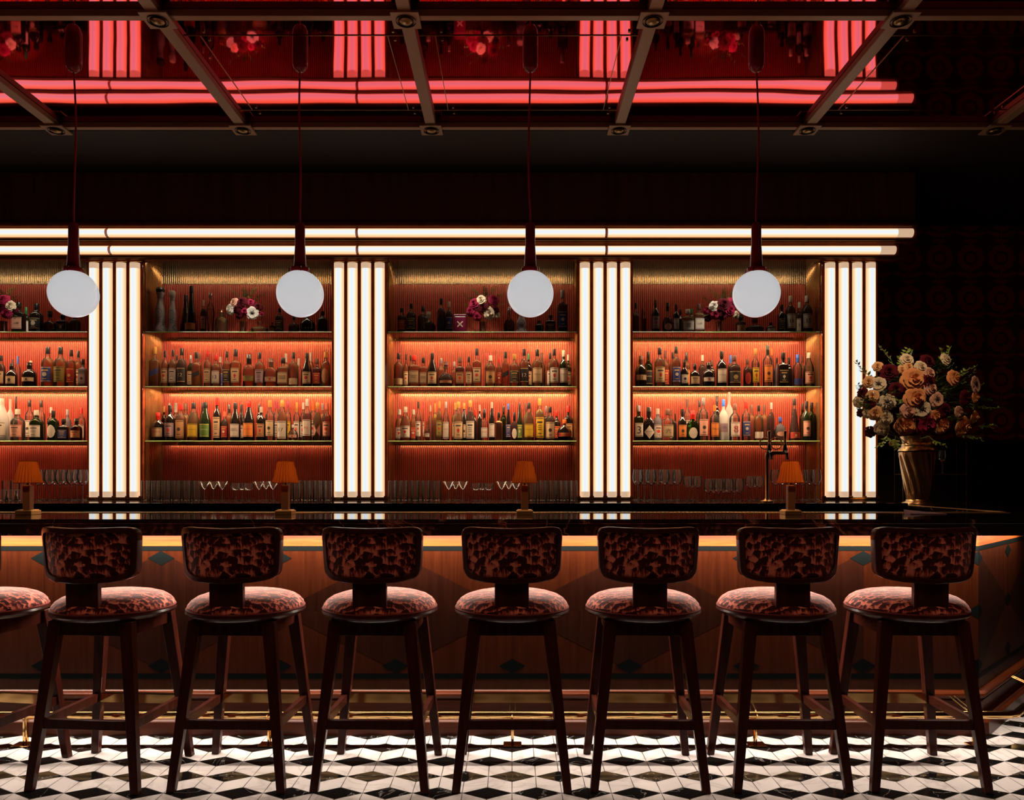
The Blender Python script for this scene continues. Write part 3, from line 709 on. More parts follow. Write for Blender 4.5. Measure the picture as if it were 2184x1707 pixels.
# ---------------------------------------------------------------- rack and napkin at the right end
D = 5.84; rx0, rx1 = P(1926, 0, D).x, P(2061, 0, D).x
rk = empty('glass_rack', ((rx0+rx1)/2, D, BZ)); tag(rk, 'slim copper wire glass rack standing on the counter behind the bronze vase', 'rack')
hw = (rx1-rx0)/2; ztop = P(0, 943, D).z-BZ; zs = P(0, 1012, D).z-BZ
rp = MB()
for sx in (-1, 1):
    rp.tube([(sx*hw, 0, 0), (sx*hw, 0, ztop)], .0025, 6).tube([(sx*hw, .13, 0), (sx*hw, .13, ztop)], .0025, 6)
rp.build('rack_post', M_brassd, rk, True)
MB().tube([(-hw, 0, zs), (hw, 0, zs)], .003, 6).tube([(-hw, .13, zs), (hw, .13, zs)], .003, 6).tube([(-hw, 0, zs), (-hw, .13, zs)], .003, 6).tube([(hw, 0, zs), (hw, .13, zs)], .003, 6).box(-hw, hw, 0, .13, zs-.001, zs+.001).build('shelf_wire', M_brassd, rk, True)
o_ = copy_tree(g_wine2); o_.location = (P(2010, 0, D+.06).x, D+.06, BZ+zs+.0015)
tag(o_, 'clear wine glass on the copper rack right of the bronze vase', 'glass')
nk = MB(); D = 4.02
nk.add([(-.10, -.05, .001), (.10, -.03, .001), (.09, .06, .001), (-.08, .05, .001), (-.10, -.05, .006), (.10, -.03, .004), (.09, .06, .004), (-.085, .05, .022)], [(3, 2, 1, 0), (4, 5, 6, 7), (0, 1, 5, 4), (1, 2, 6, 5), (2, 3, 7, 6), (3, 0, 4, 7)])
tag(nk.build('napkin', M_paperw, loc=(P(1972, 0, D).x, D, BZ)), 'folded mauve napkin lying on the counter in front of the bouquet', 'napkin')
# ---------------------------------------------------------------- bottles
thin_glass('g_clear', (.90, .88, .84), dw=.05, diffuse=(.8, .75, .65)); thin_glass('g_green', (.16, .34, .10), dw=.06, diffuse=(.05, .12, .03))
thin_glass('g_brown', (.22, .07, .03)); thin_glass('g_grey', (.5, .52, .55), dw=.35, diffuse=(.35, .38, .42))
thin_glass('l_amber', (.97, .62, .28), dw=.34, diffuse=(1, .46, .12)); thin_glass('l_gold', (.96, .74, .34), dw=.30, diffuse=(.95, .6, .16))
thin_glass('l_yellow', (.88, .72, .10), dw=.45, diffuse=(.9, .68, .04)); thin_glass('l_red', (.5, .06, .03), dw=.25, diffuse=(.3, .03, .02))
thin_glass('l_pink', (.85, .35, .32), dw=.35, diffuse=(.7, .2, .18)); thin_glass('l_rum', (.40, .10, .03), dw=.15, diffuse=(.2, .05, .01)); thin_glass('l_clear', (.95, .94, .92))
pm('b_black', (.010, .007, .006), .08, coat=.5); pm('b_dgreen', (.010, .016, .007), .08, coat=.5); pm('b_frost', (.62, .58, .55), .45); pm('b_ceramic', (.62, .55, .52), .18, coat=.5)
pm('b_copper', (.80, .36, .20), .22, 1); pm('b_silver', (.7, .68, .66), .2, 1); pm('b_maroon', (.16, .012, .04), .2, coat=.4)
#          words, body material, liquid, fill
GLS = {'cl': ('clear', 'g_clear', 'l_clear', .6), 'am': ('amber', 'g_clear', 'l_amber', .72), 'go': ('golden', 'g_clear', 'l_gold', .70), 'ye': ('yellow', 'g_clear', 'l_yellow', .74),
       'gn': ('green', 'g_green', None, 0), 'br': ('brown', 'g_brown', None, 0), 'bk': ('black', 'b_black', None, 0), 'dg': ('dark green', 'b_dgreen', None, 0), 'fr': ('frosted', 'b_frost', None, 0),
       'rd': ('dark red', 'g_clear', 'l_red', .75), 'pk': ('pink', 'g_clear', 'l_pink', .65), 'ru': ('dark rum', 'g_clear', 'l_rum', .72), 'ce': ('white ceramic', 'b_ceramic', None, 0), 'cu': ('copper', 'b_copper', None, 0), 'gy': ('grey', 'g_grey', None, 0), 'ma': ('crimson', 'b_maroon', None, 0)}
CAPS = {'k': ('black', (.012, .01, .01), .3, 0), 'g': ('gold', (.62, .36, .10), .3, .7), 'r': ('red', (.42, .015, .012), .35, 0), 'w': ('cream', (.62, .52, .42), .45, 0), 's': ('silver', (.6, .58, .56), .22, .9), 'b': ('brown', (.09, .035, .02), .5, 0),
        'B': ('blue', (.03, .10, .42), .35, 0), 'm': ('crimson', (.22, .012, .04), .4, 0), 'o': ('orange', (.85, .16, .03), .4, 0), 't': ('clear', (.75, .70, .65), .1, 0), 'p': ('pink', (.75, .18, .12), .4, 0), 'c': ('copper', (.8, .36, .2), .25, 1), 'G': ('green', (.03, .16, .06), .35, 0), 'y': ('grey', (.28, .24, .24), .4, .2)}
LABC = {'c': (.62, .42, .24), 'w': (.72, .60, .50), 't': (.50, .24, .10), 'k': (.018, .014, .014), 'B': (.035, .05, .20), 'G': (.10, .18, .03), 'y': (.72, .44, .03), 'o': (.75, .22, .04), 'r': (.45, .03, .02), 'm': (.34, .22, .24), 'P': (.70, .34, .24), 'g': (.28, .22, .05)}
for k, v in CAPS.items(): pm('cap_'+k, v[1], v[2], v[3])
for k, v in LABC.items(): pm('label_'+k, v, .55)
# profile: (r, z) of body, cap (r0, r1, z0), label zone, cross-section (n, depth), word
TY = {
 'w': ([(.90,0),(.98,.012),(1,.03),(1,.57),(.96,.62),(.80,.675),(.50,.725),(.36,.755),(.32,.79),(.32,.87)], (.36,.36,.83), (.12,.50), (2,1), 'round-shouldered'),
 'n': ([(.92,0),(1,.02),(1,.60),(.95,.65),(.70,.70),(.42,.74),(.34,.78),(.32,.94)], (.37,.36,.76), (.12,.52), (2,1), 'long-necked'),
 'v': ([(.92,0),(1,.02),(1,.46),(.95,.53),(.76,.64),(.52,.74),(.36,.82),(.34,.92)], (.37,.36,.84), (.10,.44), (2,1), 'slope-shouldered'),
 'q': ([(.96,0),(1,.02),(1,.60),(.97,.64),(.80,.67),(.44,.70),(.34,.73),(.34,.88)], (.40,.42,.82), (.12,.50), (5,.72), 'square'),
 's': ([(.86,0),(.96,.02),(1,.08),(1,.48),(.96,.56),(.80,.64),(.50,.69),(.32,.72),(.30,.84)], (.34,.34,.74), (.14,.46), (2,.8), 'squat'),
 'o': ([(.40,0),(.66,.05),(.88,.14),(1,.28),(.98,.42),(.84,.55),(.58,.65),(.30,.70),(.22,.74),(.22,.86)], (.28,.28,.80), (.20,.38), (2,.7), 'round'),
 'a': ([(.94,0),(1,.02),(.92,.14),(.72,.34),(.52,.54),(.34,.74),(.28,.86)], (.34,.30,.84), (.06,.20), (2,1), 'conical'),
 'z': ([(.98,0),(1,.03),(.88,.10),(.66,.20),(.70,.30),(.76,.40),(.66,.52),(.46,.64),(.36,.74),(.46,.80),(.66,.87)], (.66,.30,.87), (.34,.44), (2,1), 'hourglass-shaped'),
 'e': ([(.55,0),(.62,.02),(.70,.2),(.92,.44),(.96,.52),(.80,.64),(.40,.74),(.24,.79),(.24,.86)], (.48,.20,.84), (.30,.42), (2,1), 'decanter'),
 'd': ([(.80,0),(1,.02),(1,.40),(.98,.52),(.86,.60),(.55,.66),(.34,.69),(.32,.80)], (.42,.42,.72), (.10,.42), (2.6,.7), 'flask-shaped'),
 'k': ([(.70,0),(.9,.05),(1,.2),(1,.34),(.84,.46),(.40,.54),(.22,.62),(.22,.80)], (.3,.34,.72), (.10,.30), (2,.8), 'bulbous'),
}
def sect(n_, dep):
    def f(a, z=0):
        c, s2 = abs(math.cos(a)), abs(math.sin(a)); return (c**n_+s2**n_)**(-1/n_)
    return f
def textmesh(txt, width, mx_h=None):
    cu = bpy.data.curves.new('lettering', 'FONT'); cu.body = txt; cu.align_x = 'CENTER'; cu.align_y = 'CENTER'; cu.size = 1; cu.resolution_u = 2; cu.space_line = .85
    o = bpy.data.objects.new('lettering', cu); bpy.context.collection.objects.link(o)
    dg = bpy.context.evaluated_depsgraph_get(); dg.update()
    me = bpy.data.meshes.new_from_object(o.evaluated_get(dg)); bpy.data.objects.remove(o); bpy.data.curves.remove(cu)
    xs_ = [v.co.x for v in me.vertices]; ys_ = [v.co.y for v in me.vertices]
    if not xs_: return None
    k = width/(max(xs_)-min(xs_))
    if mx_h: k = min(k, mx_h/(max(ys_)-min(ys_)))
    cxx = (max(xs_)+min(xs_))/2; cyy = (max(ys_)+min(ys_))/2
    vs_ = [((v.co.x-cxx)*k, (v.co.y-cyy)*k) for v in me.vertices]; fs = [tuple(p.vertices) for p in me.polygons]
    bpy.data.meshes.remove(me); return vs_, fs
def surf_y(x, R, dep, n_): 
    t = min(abs(x)/R, .999); return -R*dep*(1-t**n_)**(1/n_)
def bottle(x, y, z, w, hgt, ty, gl, cap, lab, text=None, tcol='M_ink', seg=20):
    body, (c0, c1, cz), (la, lb), (sn, dep), word = TY[ty]
    R = w/2; root = empty('bottle', (x, y, z)); rf0 = sect(sn, dep)
    G = GLS[gl]; seg = 28 if sn > 3 else 20
    def lat(prof, s=1.0, m=0, cap1=True):
        mb = MB(); rings = []
        for r, zz_ in prof:
            rings.append([(R*r*s*(rf0(2*PI*j/seg) if r > .5 and sn > 2.2 else 1)*math.cos(2*PI*j/seg), R*r*s*dep*(rf0(2*PI*j/seg) if r > .5 and sn > 2.2 else 1)*math.sin(2*PI*j/seg) if r > .5 else R*r*s*math.sin(2*PI*j/seg)*(dep+(1-dep)*(1-max(0, (r-.3)/.2) if r > .3 else 1)), zz_*hgt) for j in range(seg)])
        return mb.loft(rings, m, cap1=cap1)
    bmb = lat(body); orn = ty == 'z'
    if not orn: bmb.build('bottle_body', MATS[G[1]], root, 60)
    if G[2]:
        fill = G[3] if ty not in 'ok' else .5
        pr = [(body[0][0]*.9, .025)]+[(r, zz_) for r, zz_ in body[1:] if .03 < zz_ < fill]
        nx = [p for p in body if p[1] >= fill]
        if nx and len(pr) > 1:
            a, b_ = pr[-1], nx[0]; t = (fill-a[1])/(b_[1]-a[1]); pr.append((a[0]+(b_[0]-a[0])*t, fill))
        lat(pr, .94).build('liquid', MATS[G[2]], root, 60)
    # cap
    mc = MB()
    if ty in 'ze':
        rr = c0*R; hh = (1-cz)*hgt
        mc.lathe([(c1*R*.8 if ty == 'e' else rr*.98, cz*hgt), (rr*.9, cz*hgt+hh*.25), (rr, cz*hgt+hh*.5), (rr*.75, cz*hgt+hh*.85), (0.001, hgt)], 16)
    elif cap in 'gwryop' and ty in 'nv' or cz < .8:
        mc.lathe([(c0*R, cz*hgt), (c0*R*1.0, (cz+(1-cz)*.45)*hgt), (c1*R*1.04, (cz+(1-cz)*.48)*hgt), (c1*R*1.04, (cz+(1-cz)*.58)*hgt), (c1*R, (cz+(1-cz)*.6)*hgt), (c1*R, .99*hgt), (c1*R*.9, hgt)], 14)
    else:
        mc.lathe([(c0*R, cz*hgt), (c0*R*1.03, cz*hgt+.002), (c1*R, .985*hgt), (c1*R*.9, hgt)], 14)
    mc.build('cap', MATS['cap_'+cap], root, 40)
    if ty == 'z':
        om = bmb
        def rad(zf):
            for (r0, z0_), (r1, z1_) in zip(body[:-1], body[1:]):
                if z0_ <= zf <= z1_: return (r0+(r1-r0)*(zf-z0_)/(z1_-z0_))*R
            return R*.5
        spots = [(a*PI/9, zf) for zf in (.045, .235, .275, .76) for a in range(18)]
        for sd in (-1, 1):
            for q in range(14):
                t = q/13*PI; spots.append((-PI/2+sd*.75*math.sin(t), .30+.22*(1-math.cos(t))/2*1.0)); spots.append((-PI/2+sd*(1.2-.7*math.sin(t)), .06+.12*(1-math.cos(t))/2))
        for a, zf in spots:
            rr = rad(zf)+.0004; c_ = Vector((rr*math.cos(a), rr*math.sin(a), zf*hgt)); tn = Vector((-math.sin(a), math.cos(a), 0)); e = .0030
            om.add([tuple(c_-tn*e), tuple(c_-Vector((0, 0, e*1.3))), tuple(c_+tn*e), tuple(c_+Vector((0, 0, e*1.3)))], [(0, 1, 2, 3)], 1)
        om.build('bottle_body', [MATS[G[1]], M_inkb], root, 60)
    if lab != '-':
        L = lab[0]; st = lab[1] if len(lab) > 1 else 'r'
        za, zb2 = la*hgt, lb*hgt
        if st == 'b': za, zb2 = la*hgt+(zb2-za)*.25, la*hgt+(zb2-za)*.78
        if st == 'l': za, zb2 = la*hgt*.6, la*hgt+(zb2-za)*.35
        if st == 't': za, zb2 = za*.6, zb2*1.1
        hw = R*(.86 if st in 'rtb' else .95)
        if st == 'l': hw = R*.93
        mb = MB(); N = 10
        def yy(xx, off): return surf_y(xx, R, dep, sn if sn > 2.2 else 2)-off
        def strip(xf, z0f, z1f, off, m, a=-1, b_=1):
            vs_ = []; 
            for i in range(N+1):
                u = a+(b_-a)*i/N; xx = xf(u)
                vs_ += [(xx, yy(xx, off), z0f(u)), (xx, yy(xx, off), z1f(u))]
            mb.add(vs_, [(2*i, 2*i+2, 2*i+3, 2*i+1) for i in range(N)], m)
        zc_, hz_ = (za+zb2)/2, (zb2-za)/2
        if st in 'rtbl': strip(lambda u: u*hw, lambda u: za, lambda u: zb2, .0008, 0)
        elif st == 'd': strip(lambda u: u*hw, lambda u: zc_-hz_*1.25*(1-abs(u)), lambda u: zc_+hz_*1.25*(1-abs(u)), .0008, 0)
        elif st == 'o': strip(lambda u: u*hw*.8, lambda u: zc_-hz_*1.1*math.sqrt(max(0, 1-u*u)), lambda u: zc_+hz_*1.1*math.sqrt(max(0, 1-u*u)), .0008, 0)
        elif st == 's': strip(lambda u: u*hw*.95, lambda u: zc_+hz_*.3+u*hz_*.25-hz_*.35, lambda u: zc_+hz_*.3+u*hz_*.25+hz_*.35, .0008, 0)
        elif st == 'x':
            strip(lambda u: u*hw*.85, lambda u: zc_, lambda u: zc_+max(.0004, abs(u)*0+hz_*.0+hz_*(1.0 if abs(u) < 0 else 1)*abs(u)), .0008, 0); strip(lambda u: u*hw*.85, lambda u: zc_-hz_*abs(u), lambda u: zc_, .0008, 0)
        if st in 'rtb' and not (text and len(text) > 3 and st == 'b'):
            rnd = random.random()
            q = .0011
            strip(lambda u: u*hw*.96, lambda u: zb2-hz_*.16, lambda u: zb2-hz_*.09, q, 1)
            strip(lambda u: u*hw*.96, lambda u: za+hz_*.10, lambda u: za+hz_*.16, q, 1)
            if not text:
                k5 = int(rnd*5)
                if k5 != 2: strip(lambda u: u*hw*.62, lambda u: zc_+hz_*.44, lambda u: zc_+hz_*.60, q, 1)
                if k5 in (0, 3):
                    for dz_ in (.22, .02, -.18): strip(lambda u: u*hw*.5, lambda u: zc_+hz_*(dz_-.025), lambda u: zc_+hz_*(dz_+.025), q, 1)
                if k5 in (1, 2):
                    e_ = min(hw*.42, hz_*.42)
                    strip(lambda u: u*e_, lambda u: zc_-e_*math.sqrt(max(0, 1-u*u)), lambda u: zc_+e_*math.sqrt(max(0, 1-u*u)), q, 2 if k5 == 1 else 1)
                if k5 == 4: strip(lambda u: u*hw*.35, lambda u: zc_-hz_*.45*(1-abs(u)), lambda u: zc_+hz_*.25*(1-abs(u)), q, 2)
                strip(lambda u: u*hw*.40, lambda u: zc_-hz_*.62, lambda u: zc_-hz_*.54, q, 1)
        dark = L in 'kBGr'
        lo = mb.build('label', [MATS['label_'+L], M_inkg if dark else M_ink, M_inkr if not dark else M_inkw], root, 60)
        if text:
            tcx = tcol; big = len(text) <= 2
            tm = textmesh(text, hw*(1.0 if big else 1.55), (zb2-za)*(.55 if big else .62))
            if tm:
                ls = MB(); zt_ = zc_+(hz_*.12 if not big else 0)
                ls.add([(a, yy(a, .0014), zt_+b_) for a, b_ in tm[0]], tm[1]); ls.build('lettering', globals()[tcx], lo)
    return root, '%s %s bottle' % (word, G[0]), CAPS[cap][0]
# x top width type glass cap label [row] [text] [ink]
SHELF = {
(0, 1): """3 756 14 w ru k c|25 773 22 s bk k c|27 760 14 w cl b - b|38 753 14 n cl B - b|63 771 28 s bk k cb|66 763 14 w cl w - b|102 738 24 w am k B|129 738 24 w go k g|152 744 17 w am k r|167 742 16 w am k c b|177 764 16 q gy k m""",
(0, 2): """4 849 26 v fr w w|22 849 14 n fr w - b|34 843 13 a bk k - b|38 872 26 w cl w P|63 850 16 w cl k w b|78 874 25 w gn w w|88 851 14 w cl k - b|109 866 14 w cl w w b|114 875 25 w gn k wo|136 893 24 q bk k B||144 871 15 w gy y - b|163 892 22 s br k t|174 868 15 w cl r w b""",
(0, 0): """40 641 23 q bk k P  山崎|56 645 15 n dg G w b 響|78 644 25 w bk k k|107 660 26 k ru k -|134 668 22 q bk k k|160 664 20 s ru k -""",
(1, 0): """342 608 32 z ce k -|368 615 24 z ce w -|396 619 24 a bk k - b|408 606 24 a bk k o|434 636 16 w rd w P|449 620 24 e cl s -|472 656 24 d go c -|554 682 34 k go c -|581 684 13 w ru k t|596 654 20 w ru k k|627 668 22 k ru k -|656 652 30 k bk k -|688 660 20 w bk k -""",
(1, 1): """330 738 19 q go g Bs|352 746 16 w am k c|369 744 18 w am k w|377 750 13 w am k - b|388 741 19 w ru k k  12 M_inkw|407 751 14 n gn s c b|419 749 17 q am k ks|425 747 13 w am b w b|443 746 16 w am r c|461 755 19 w am r w  13|470 755 13 w cl w B b|484 747 17 w am k k|503 743 20 q am k c|531 754 24 d am k gb|554 750 19 w am k m|578 762 25 d am b cb|604 761 22 q am k c  KNOB\\nCREEK|610 748 13 n am w - b|626 750 19 w am k cl|637 758 13 n cl w - b|655 751 19 v bk k c|663 745 12 n am y - b|676 763 17 q rd b r|695 748 20 w am g to""",
(1, 2): """337 879 24 s bk r c  DRAMBUIE M_inkr|350 864 15 w br g - b|363 864 22 w bk k m|361 857 13 n bk t - b|375 857 14 n cl t - b|385 861 20 w am r tt|396 858 18 w go b - b|413 858 23 v ye k y  CHARTREUSE|438 857 22 v dg k G  CHARTREUSE M_inkw|432 857 13 v bk k - b|463 848 18 w bk r ct|479 877 16 w rd p r|489 860 14 n am k - b|502 858 20 v bk k w  FERNET\\nBRANCA|515 860 14 v bk k w b|531 854 22 v bk r o  PICON M_inkr|553 859 13 w bk k r b|557 867 18 w bk w t|576 853 19 w cl g c|590 854 14 w cl m w b|602 853 20 v am g wt  17|614 853 14 w cl m y b|625 905 19 o cl t P|633 856 14 n cl g w b|647 856 14 w cl t w b|655 850 18 w pk t w  PO M_inkr|668 852 15 n cl o w b|677 858 17 v ye g Px|688 858 13 w am y - b|697 859 17 w pk p P""",
(2, 0): """857 653 20 w ru k r|877 644 22 w ru k k|902 643 22 w ru k - b|914 661 27 k ru w -|941 633 19 w ru k ko|958 639 16 w ru w B|1086 652 22 k ru s -|1112 655 26 z ce w -|1150 680 18 w bk k -|1174 668 20 q bk k k|1200 615 20 q ru y B""",
(2, 1): """850 751 19 w am k cl|866 749 15 w am k c b|876 751 13 w am k - b|883 755 26 q am r c  Maker's\\nMark|903 761 19 q am k c  KNOB\\nCREEK|922 751 20 v bk k c|941 758 16 w am s - b|951 769 28 k ru b tb|969 765 14 w am y - b|981 760 18 q rd b t|1000 759 17 w am k c|1017 741 20 q am k c|1041 747 14 w am r - b|1046 756 22 w am w t|1064 761 14 w am r r|1078 748 16 q am k ks|1097 753 21 w am g k|1118 742 19 w am k k  12 M_inkw|1127 748 15 w bk G c b|1146 743 21 w go k c  CAOL ILA|1155 746 14 n go b - b|1173 746 14 w am k w b|1182 742 19 w am k w|1202 745 18 w dg w w  LAPHROAIG\\n10|1212 750 14 w dg w c b""",
(2, 2): """852 871 17 v am t w b|865 867 21 v am w w|882 871 15 v am t r b|892 856 16 w cl k w|903 858 13 w cl m w|911 897 31 o pk c w|918 862 13 w cl w - b|928 858 14 n ye g - b|937 855 17 w ye g g|951 856 19 v cl y wt  NARDINI|971 857 14 w go g c b|978 856 19 v go g ct|990 857 14 v bk g c b|1003 853 18 v ru g wt|1013 872 13 w bk r - b|1023 861 16 w bk w - b|1033 872 22 d cl k w  JULIA M_inkr|1049 857 21 v bk w w  BRAULIO M_inkr|1064 879 16 q cu k -|1074 864 14 w gn k - b|1084 860 16 v bk B B|1097 879 21 d rd k wo|1108 857 15 v dg k G b|1121 858 14 w go b - b|1128 858 20 v ye k y  CHARTREUSE|1151 849 19 w ye g yt|1165 864 13 w ru s - b|1173 867 20 w ru k ct|1187 874 16 w bk r r b|1204 894 29 o bk o r|1212 863 18 q bk r t b""",
(3, 0): """1356 636 14 w ru k - b|1370 632 16 w ru k -|1375 662 26 q ru k -|1398 636 16 w bk b m|1424 642 28 k ru k Po|1442 645 17 w bk k w  山崎|1451 650 13 w bk k - b|1467 656 25 q go w w  響|1475 648 13 w dg G - b|1491 645 21 q go b w  山崎|1580 668 20 d ru k t|1610 676 36 k ru b -|1644 684 18 s bk k w|1667 646 18 w bk k k|1686 627 22 w ru w w  18|1705 634 17 w ru w w b 12|1721 627 22 w ru w w  15|1744 640 16 w go k c b""",
(3, 1): """1367 757 23 s bk b cb  12|1383 744 17 w gn k k b JAMESON M_inkw|1407 739 21 w go k c|1419 742 16 w am b r b|1435 745 14 w am k - b|1442 737 22 w am k B|1460 765 19 s bk k w|1464 745 14 n am k o b|1482 774 20 s bk k c|1498 751 15 w ru w - b|1511 771 24 s bk k wb|1518 762 14 w bk b - b|1539 747 20 w bk k w  GOSLINGS|1558 751 13 n cl B - b|1566 756 25 w ru b k|1594 764 19 w ru b ro|1611 741 18 w cl g y|1637 734 18 n cl k o|1645 737 14 v cl o - b|1657 757 12 w gy k - b|1670 750 20 q bk k k|1683 756 14 w bk k - b|1701 754 17 n cl B Bl|1711 754 14 w am b - b|1725 750 21 v cl w P""",
(3, 2): """1362 864 19 q gn y w  3|1384 868 22 d bk k wd  HENDRICK'S|1403 869 18 w gy w w b|1424 872 23 q cl b c  六|1432 872 15 w cl b w b|1440 880 13 w bk k - b|1455 872 17 w bk k o|1466 849 16 w cl b w b|1477 875 24 d gn r wo|1492 851 13 w cl k - b|1500 848 20 w cl s P|1524 863 19 w cl o o  Tito's|1529 842 13 n bk k - b|1543 851 18 w fr B mb  GREY\\nGOOSE M_inkb|1555 834 15 w fr w - b|1567 860 21 w cl b w  8 M_inkr|1591 856 17 w cl r B|1603 861 14 w am b - b|1618 864 18 w go k wl|1630 861 15 w am b - b|1645 858 17 w rd t -|1664 889 32 o gy B Po|1694 849 22 a rd k r|1712 858 13 w gn k - b|1720 855 18 w dg k P|1744 858 17 w gn k -""",
}
BASEY = {0: 707, 1: 824, 2: 940}
for (bi, si), txt in SHELF.items():
    items = []
    for ln in txt.split('|'):
        t = ln.split()
        if len(t) < 7: continue
        row = 1 if len(t) > 7 and t[7] == 'b' else 0
        rest = t[7+row:]
        text = None; ink = 'M_ink'
        if rest and rest[-1].startswith('M_ink'): ink = rest.pop()
        if rest: text = ' '.join(rest).replace('\\n', '\n').replace('_', ' ')
        items.append([float(t[0]), float(t[1]), float(t[2])*1.07, t[3], t[4], t[5], t[6], row, text, ink])
    for row in (0, 1):
        sub = sorted([i for i in items if i[7] == row], key=lambda q: q[0])
        for a, b_ in zip(sub[:-1], sub[1:]):
            gap = b_[0]-a[0]-.4
            if (a[2]+b_[2])/2 > gap:
                k = gap/((a[2]+b_[2])/2); a[2] *= k; b_[2] *= k
    zt_ = SHZ[si]
    for n_, it in enumerate(sorted(items, key=lambda q: q[0])):
        px, top, wpx, ty, gl, cap, lab, row, text, ink = it
        dep = TY[ty][3][1]
        D_ = (6.165 if row == 0 else 6.30); m = D_/F
        Rr = wpx*m/2
        if row == 0 and D_-Rr*dep < 6.088: D_ = 6.088+Rr*dep
        x0, x1 = BAYS[bi]; X = min(max((px-CX)*D_/F, x0+Rr+.004), x1-Rr-.004)
        o_, desc, capw = bottle(X, D_, zt_+.0002, 2*Rr, (BASEY[si]-top)*m, ty, gl, cap, lab, text, ink)
        tag(o_, '%s with %s cap, %s from left on %s shelf, %s' % (desc, capw, ORD[n_+1], SN[si], BN[bi]), 'bottle', 'bottles on the %s shelf, %s' % (SN[si], BN[bi]))
# ---------------------------------------------------------------- flowers
FLC = {'cream': ((.80, .66, .48), 'cream'), 'blush': ((.75, .42, .32), 'blush pink'), 'peach': ((.88, .52, .26), 'peach'), 'orange': ((.82, .36, .15), 'orange'), 'burg': ((.10, .008, .015), 'burgundy'), 'mag': ((.35, .02, .07), 'magenta'), 'white': ((.85, .78, .70), 'white')}
for k, v in FLC.items():
    m = pm('petal_'+k, v[0], .75, spec=.12); b = m.node_tree.nodes['Principled BSDF']; b.inputs['Subsurface Weight'].default_value = 0
pm('anemone_eye', (.015, .010, .012), .5)
FM = {}
def flower(kind, color):
    """bloom of unit radius, facing -Y"""
    key = (kind, color)
    if key in FM: return FM[key]
    rnd = random.Random(hash(kind+color) % 1000 if False else len(FM)+3)
    mb = MB()
    if kind == 'anemone': layers = [(7, 1.0, 1.15, 0.05), (6, .82, .95, .12)]
    elif kind == 'rose': layers = [(6, 1.0, 1.25, .0), (6, .86, 1.0, .10), (5, .68, .72, .18), (5, .50, .50, .24), (4, .33, .30, .28), (3, .18, .16, .30)]
    else: layers = [(8, 1.0, 1.3, .0), (8, .88, 1.1, .05), (7, .74, .9, .12), (7, .60, .7, .18), (6, .46, .5, .23), (5, .32, .34, .28), (4, .18, .2, .30)]
    for li, (n_, rad, opn, up) in enumerate(layers):
        off = rnd.random()*6
        for i in range(n_):
            a0 = off+i*2*PI/n_+rnd.uniform(-.12, .12); wd = 2*PI/n_*.78; rr = rad*rnd.uniform(.92, 1.06)
            vs_ = []; NU, NV = 6, 5
            for v in range(NV+1):
                t = v/NV
                # from the centre base outward: cup
                rho = rr*(math.sin(min(t*1.0, 1)*PI/2*min(opn, 1.25)/1.25*1.0)**.8)*(1 if opn > .6 else .9)
                dz = -(.42*t**1.6*(1.35-opn)) - up*0 + (.10*t**4*opn)
                for u in range(NU+1):
                    s2 = (u/NU-.5)*2
                    ww = wd*(.35+.75*math.sin(min(1, t*1.05)*PI*.62))*.62
                    a = a0+s2*ww
                    tip = 1-.10*abs(s2)**2.5*t+.03*math.sin(s2*5+i)*t
                    r_ = rho*tip
                    vs_.append((r_*math.cos(a), -.02-up*.9+dz-.03*s2*s2*t*(1 if li % 2 else -1)-.012*i/n_, r_*math.sin(a)))
            W = NU+1
            mb.add(vs_, [(v*W+u, v*W+u+1, (v+1)*W+u+1, (v+1)*W+u) for v in range(NV) for u in range(NU)])
    me = mb.build('petals', MATS['petal_'+color], None, True)
    k = MB()
    if kind == 'anemone':
        k.loft([[(.24*c_*math.cos(j*2*PI/16), -.12-.10*(1-c_*c_), .24*c_*math.sin(j*2*PI/16)) for j in range(16)][::-1] for c_ in (1, .8, .5, .15)], cap0=False)
        for j in range(22):
            a = j*2*PI/22; r1 = .30+.06*(j % 3); k.tube([(.2*math.cos(a), -.13, .2*math.sin(a)), (r1*math.cos(a), -.22, r1*math.sin(a))], .014, 4)
        ce = k.build('flower_centre', MATS['anemone_eye'], None, True)
    else:
        ce = None
    cal = MB().loft([[(r_*math.cos(j*2*PI/10), y_, r_*math.sin(j*2*PI/10)) for j in range(10)] for r_, y_ in ((.42, .0), (.30, .12), (.08, .20), (.05, .45))], cap0=False).build('calyx', M_stalk, None, True)
    FM[key] = (me, ce, cal); return FM[key]
UNUSED = []
def bloom(pos, r, kind, color, label, group, face=None, cat='flower'):
    me, ce, cal = flower(kind, color)
    root = empty('%s_bloom' % {'anemone': 'anemone', 'rose': 'rose', 'ran': 'ranunculus'}[kind], pos)
    fdir = (face if face is not None else Vector((0, -1, 0))).normalized()
    root.rotation_euler = fdir.to_track_quat('-Y', 'Z').to_euler()
    for src in (me, ce, cal):
        if src is None: continue
        c = src.copy(); bpy.context.collection.objects.link(c); c.parent = root; c.scale = (r, r, r)
        if src not in UNUSED: UNUSED.append(src)
    return tag(root, label, cat, group)
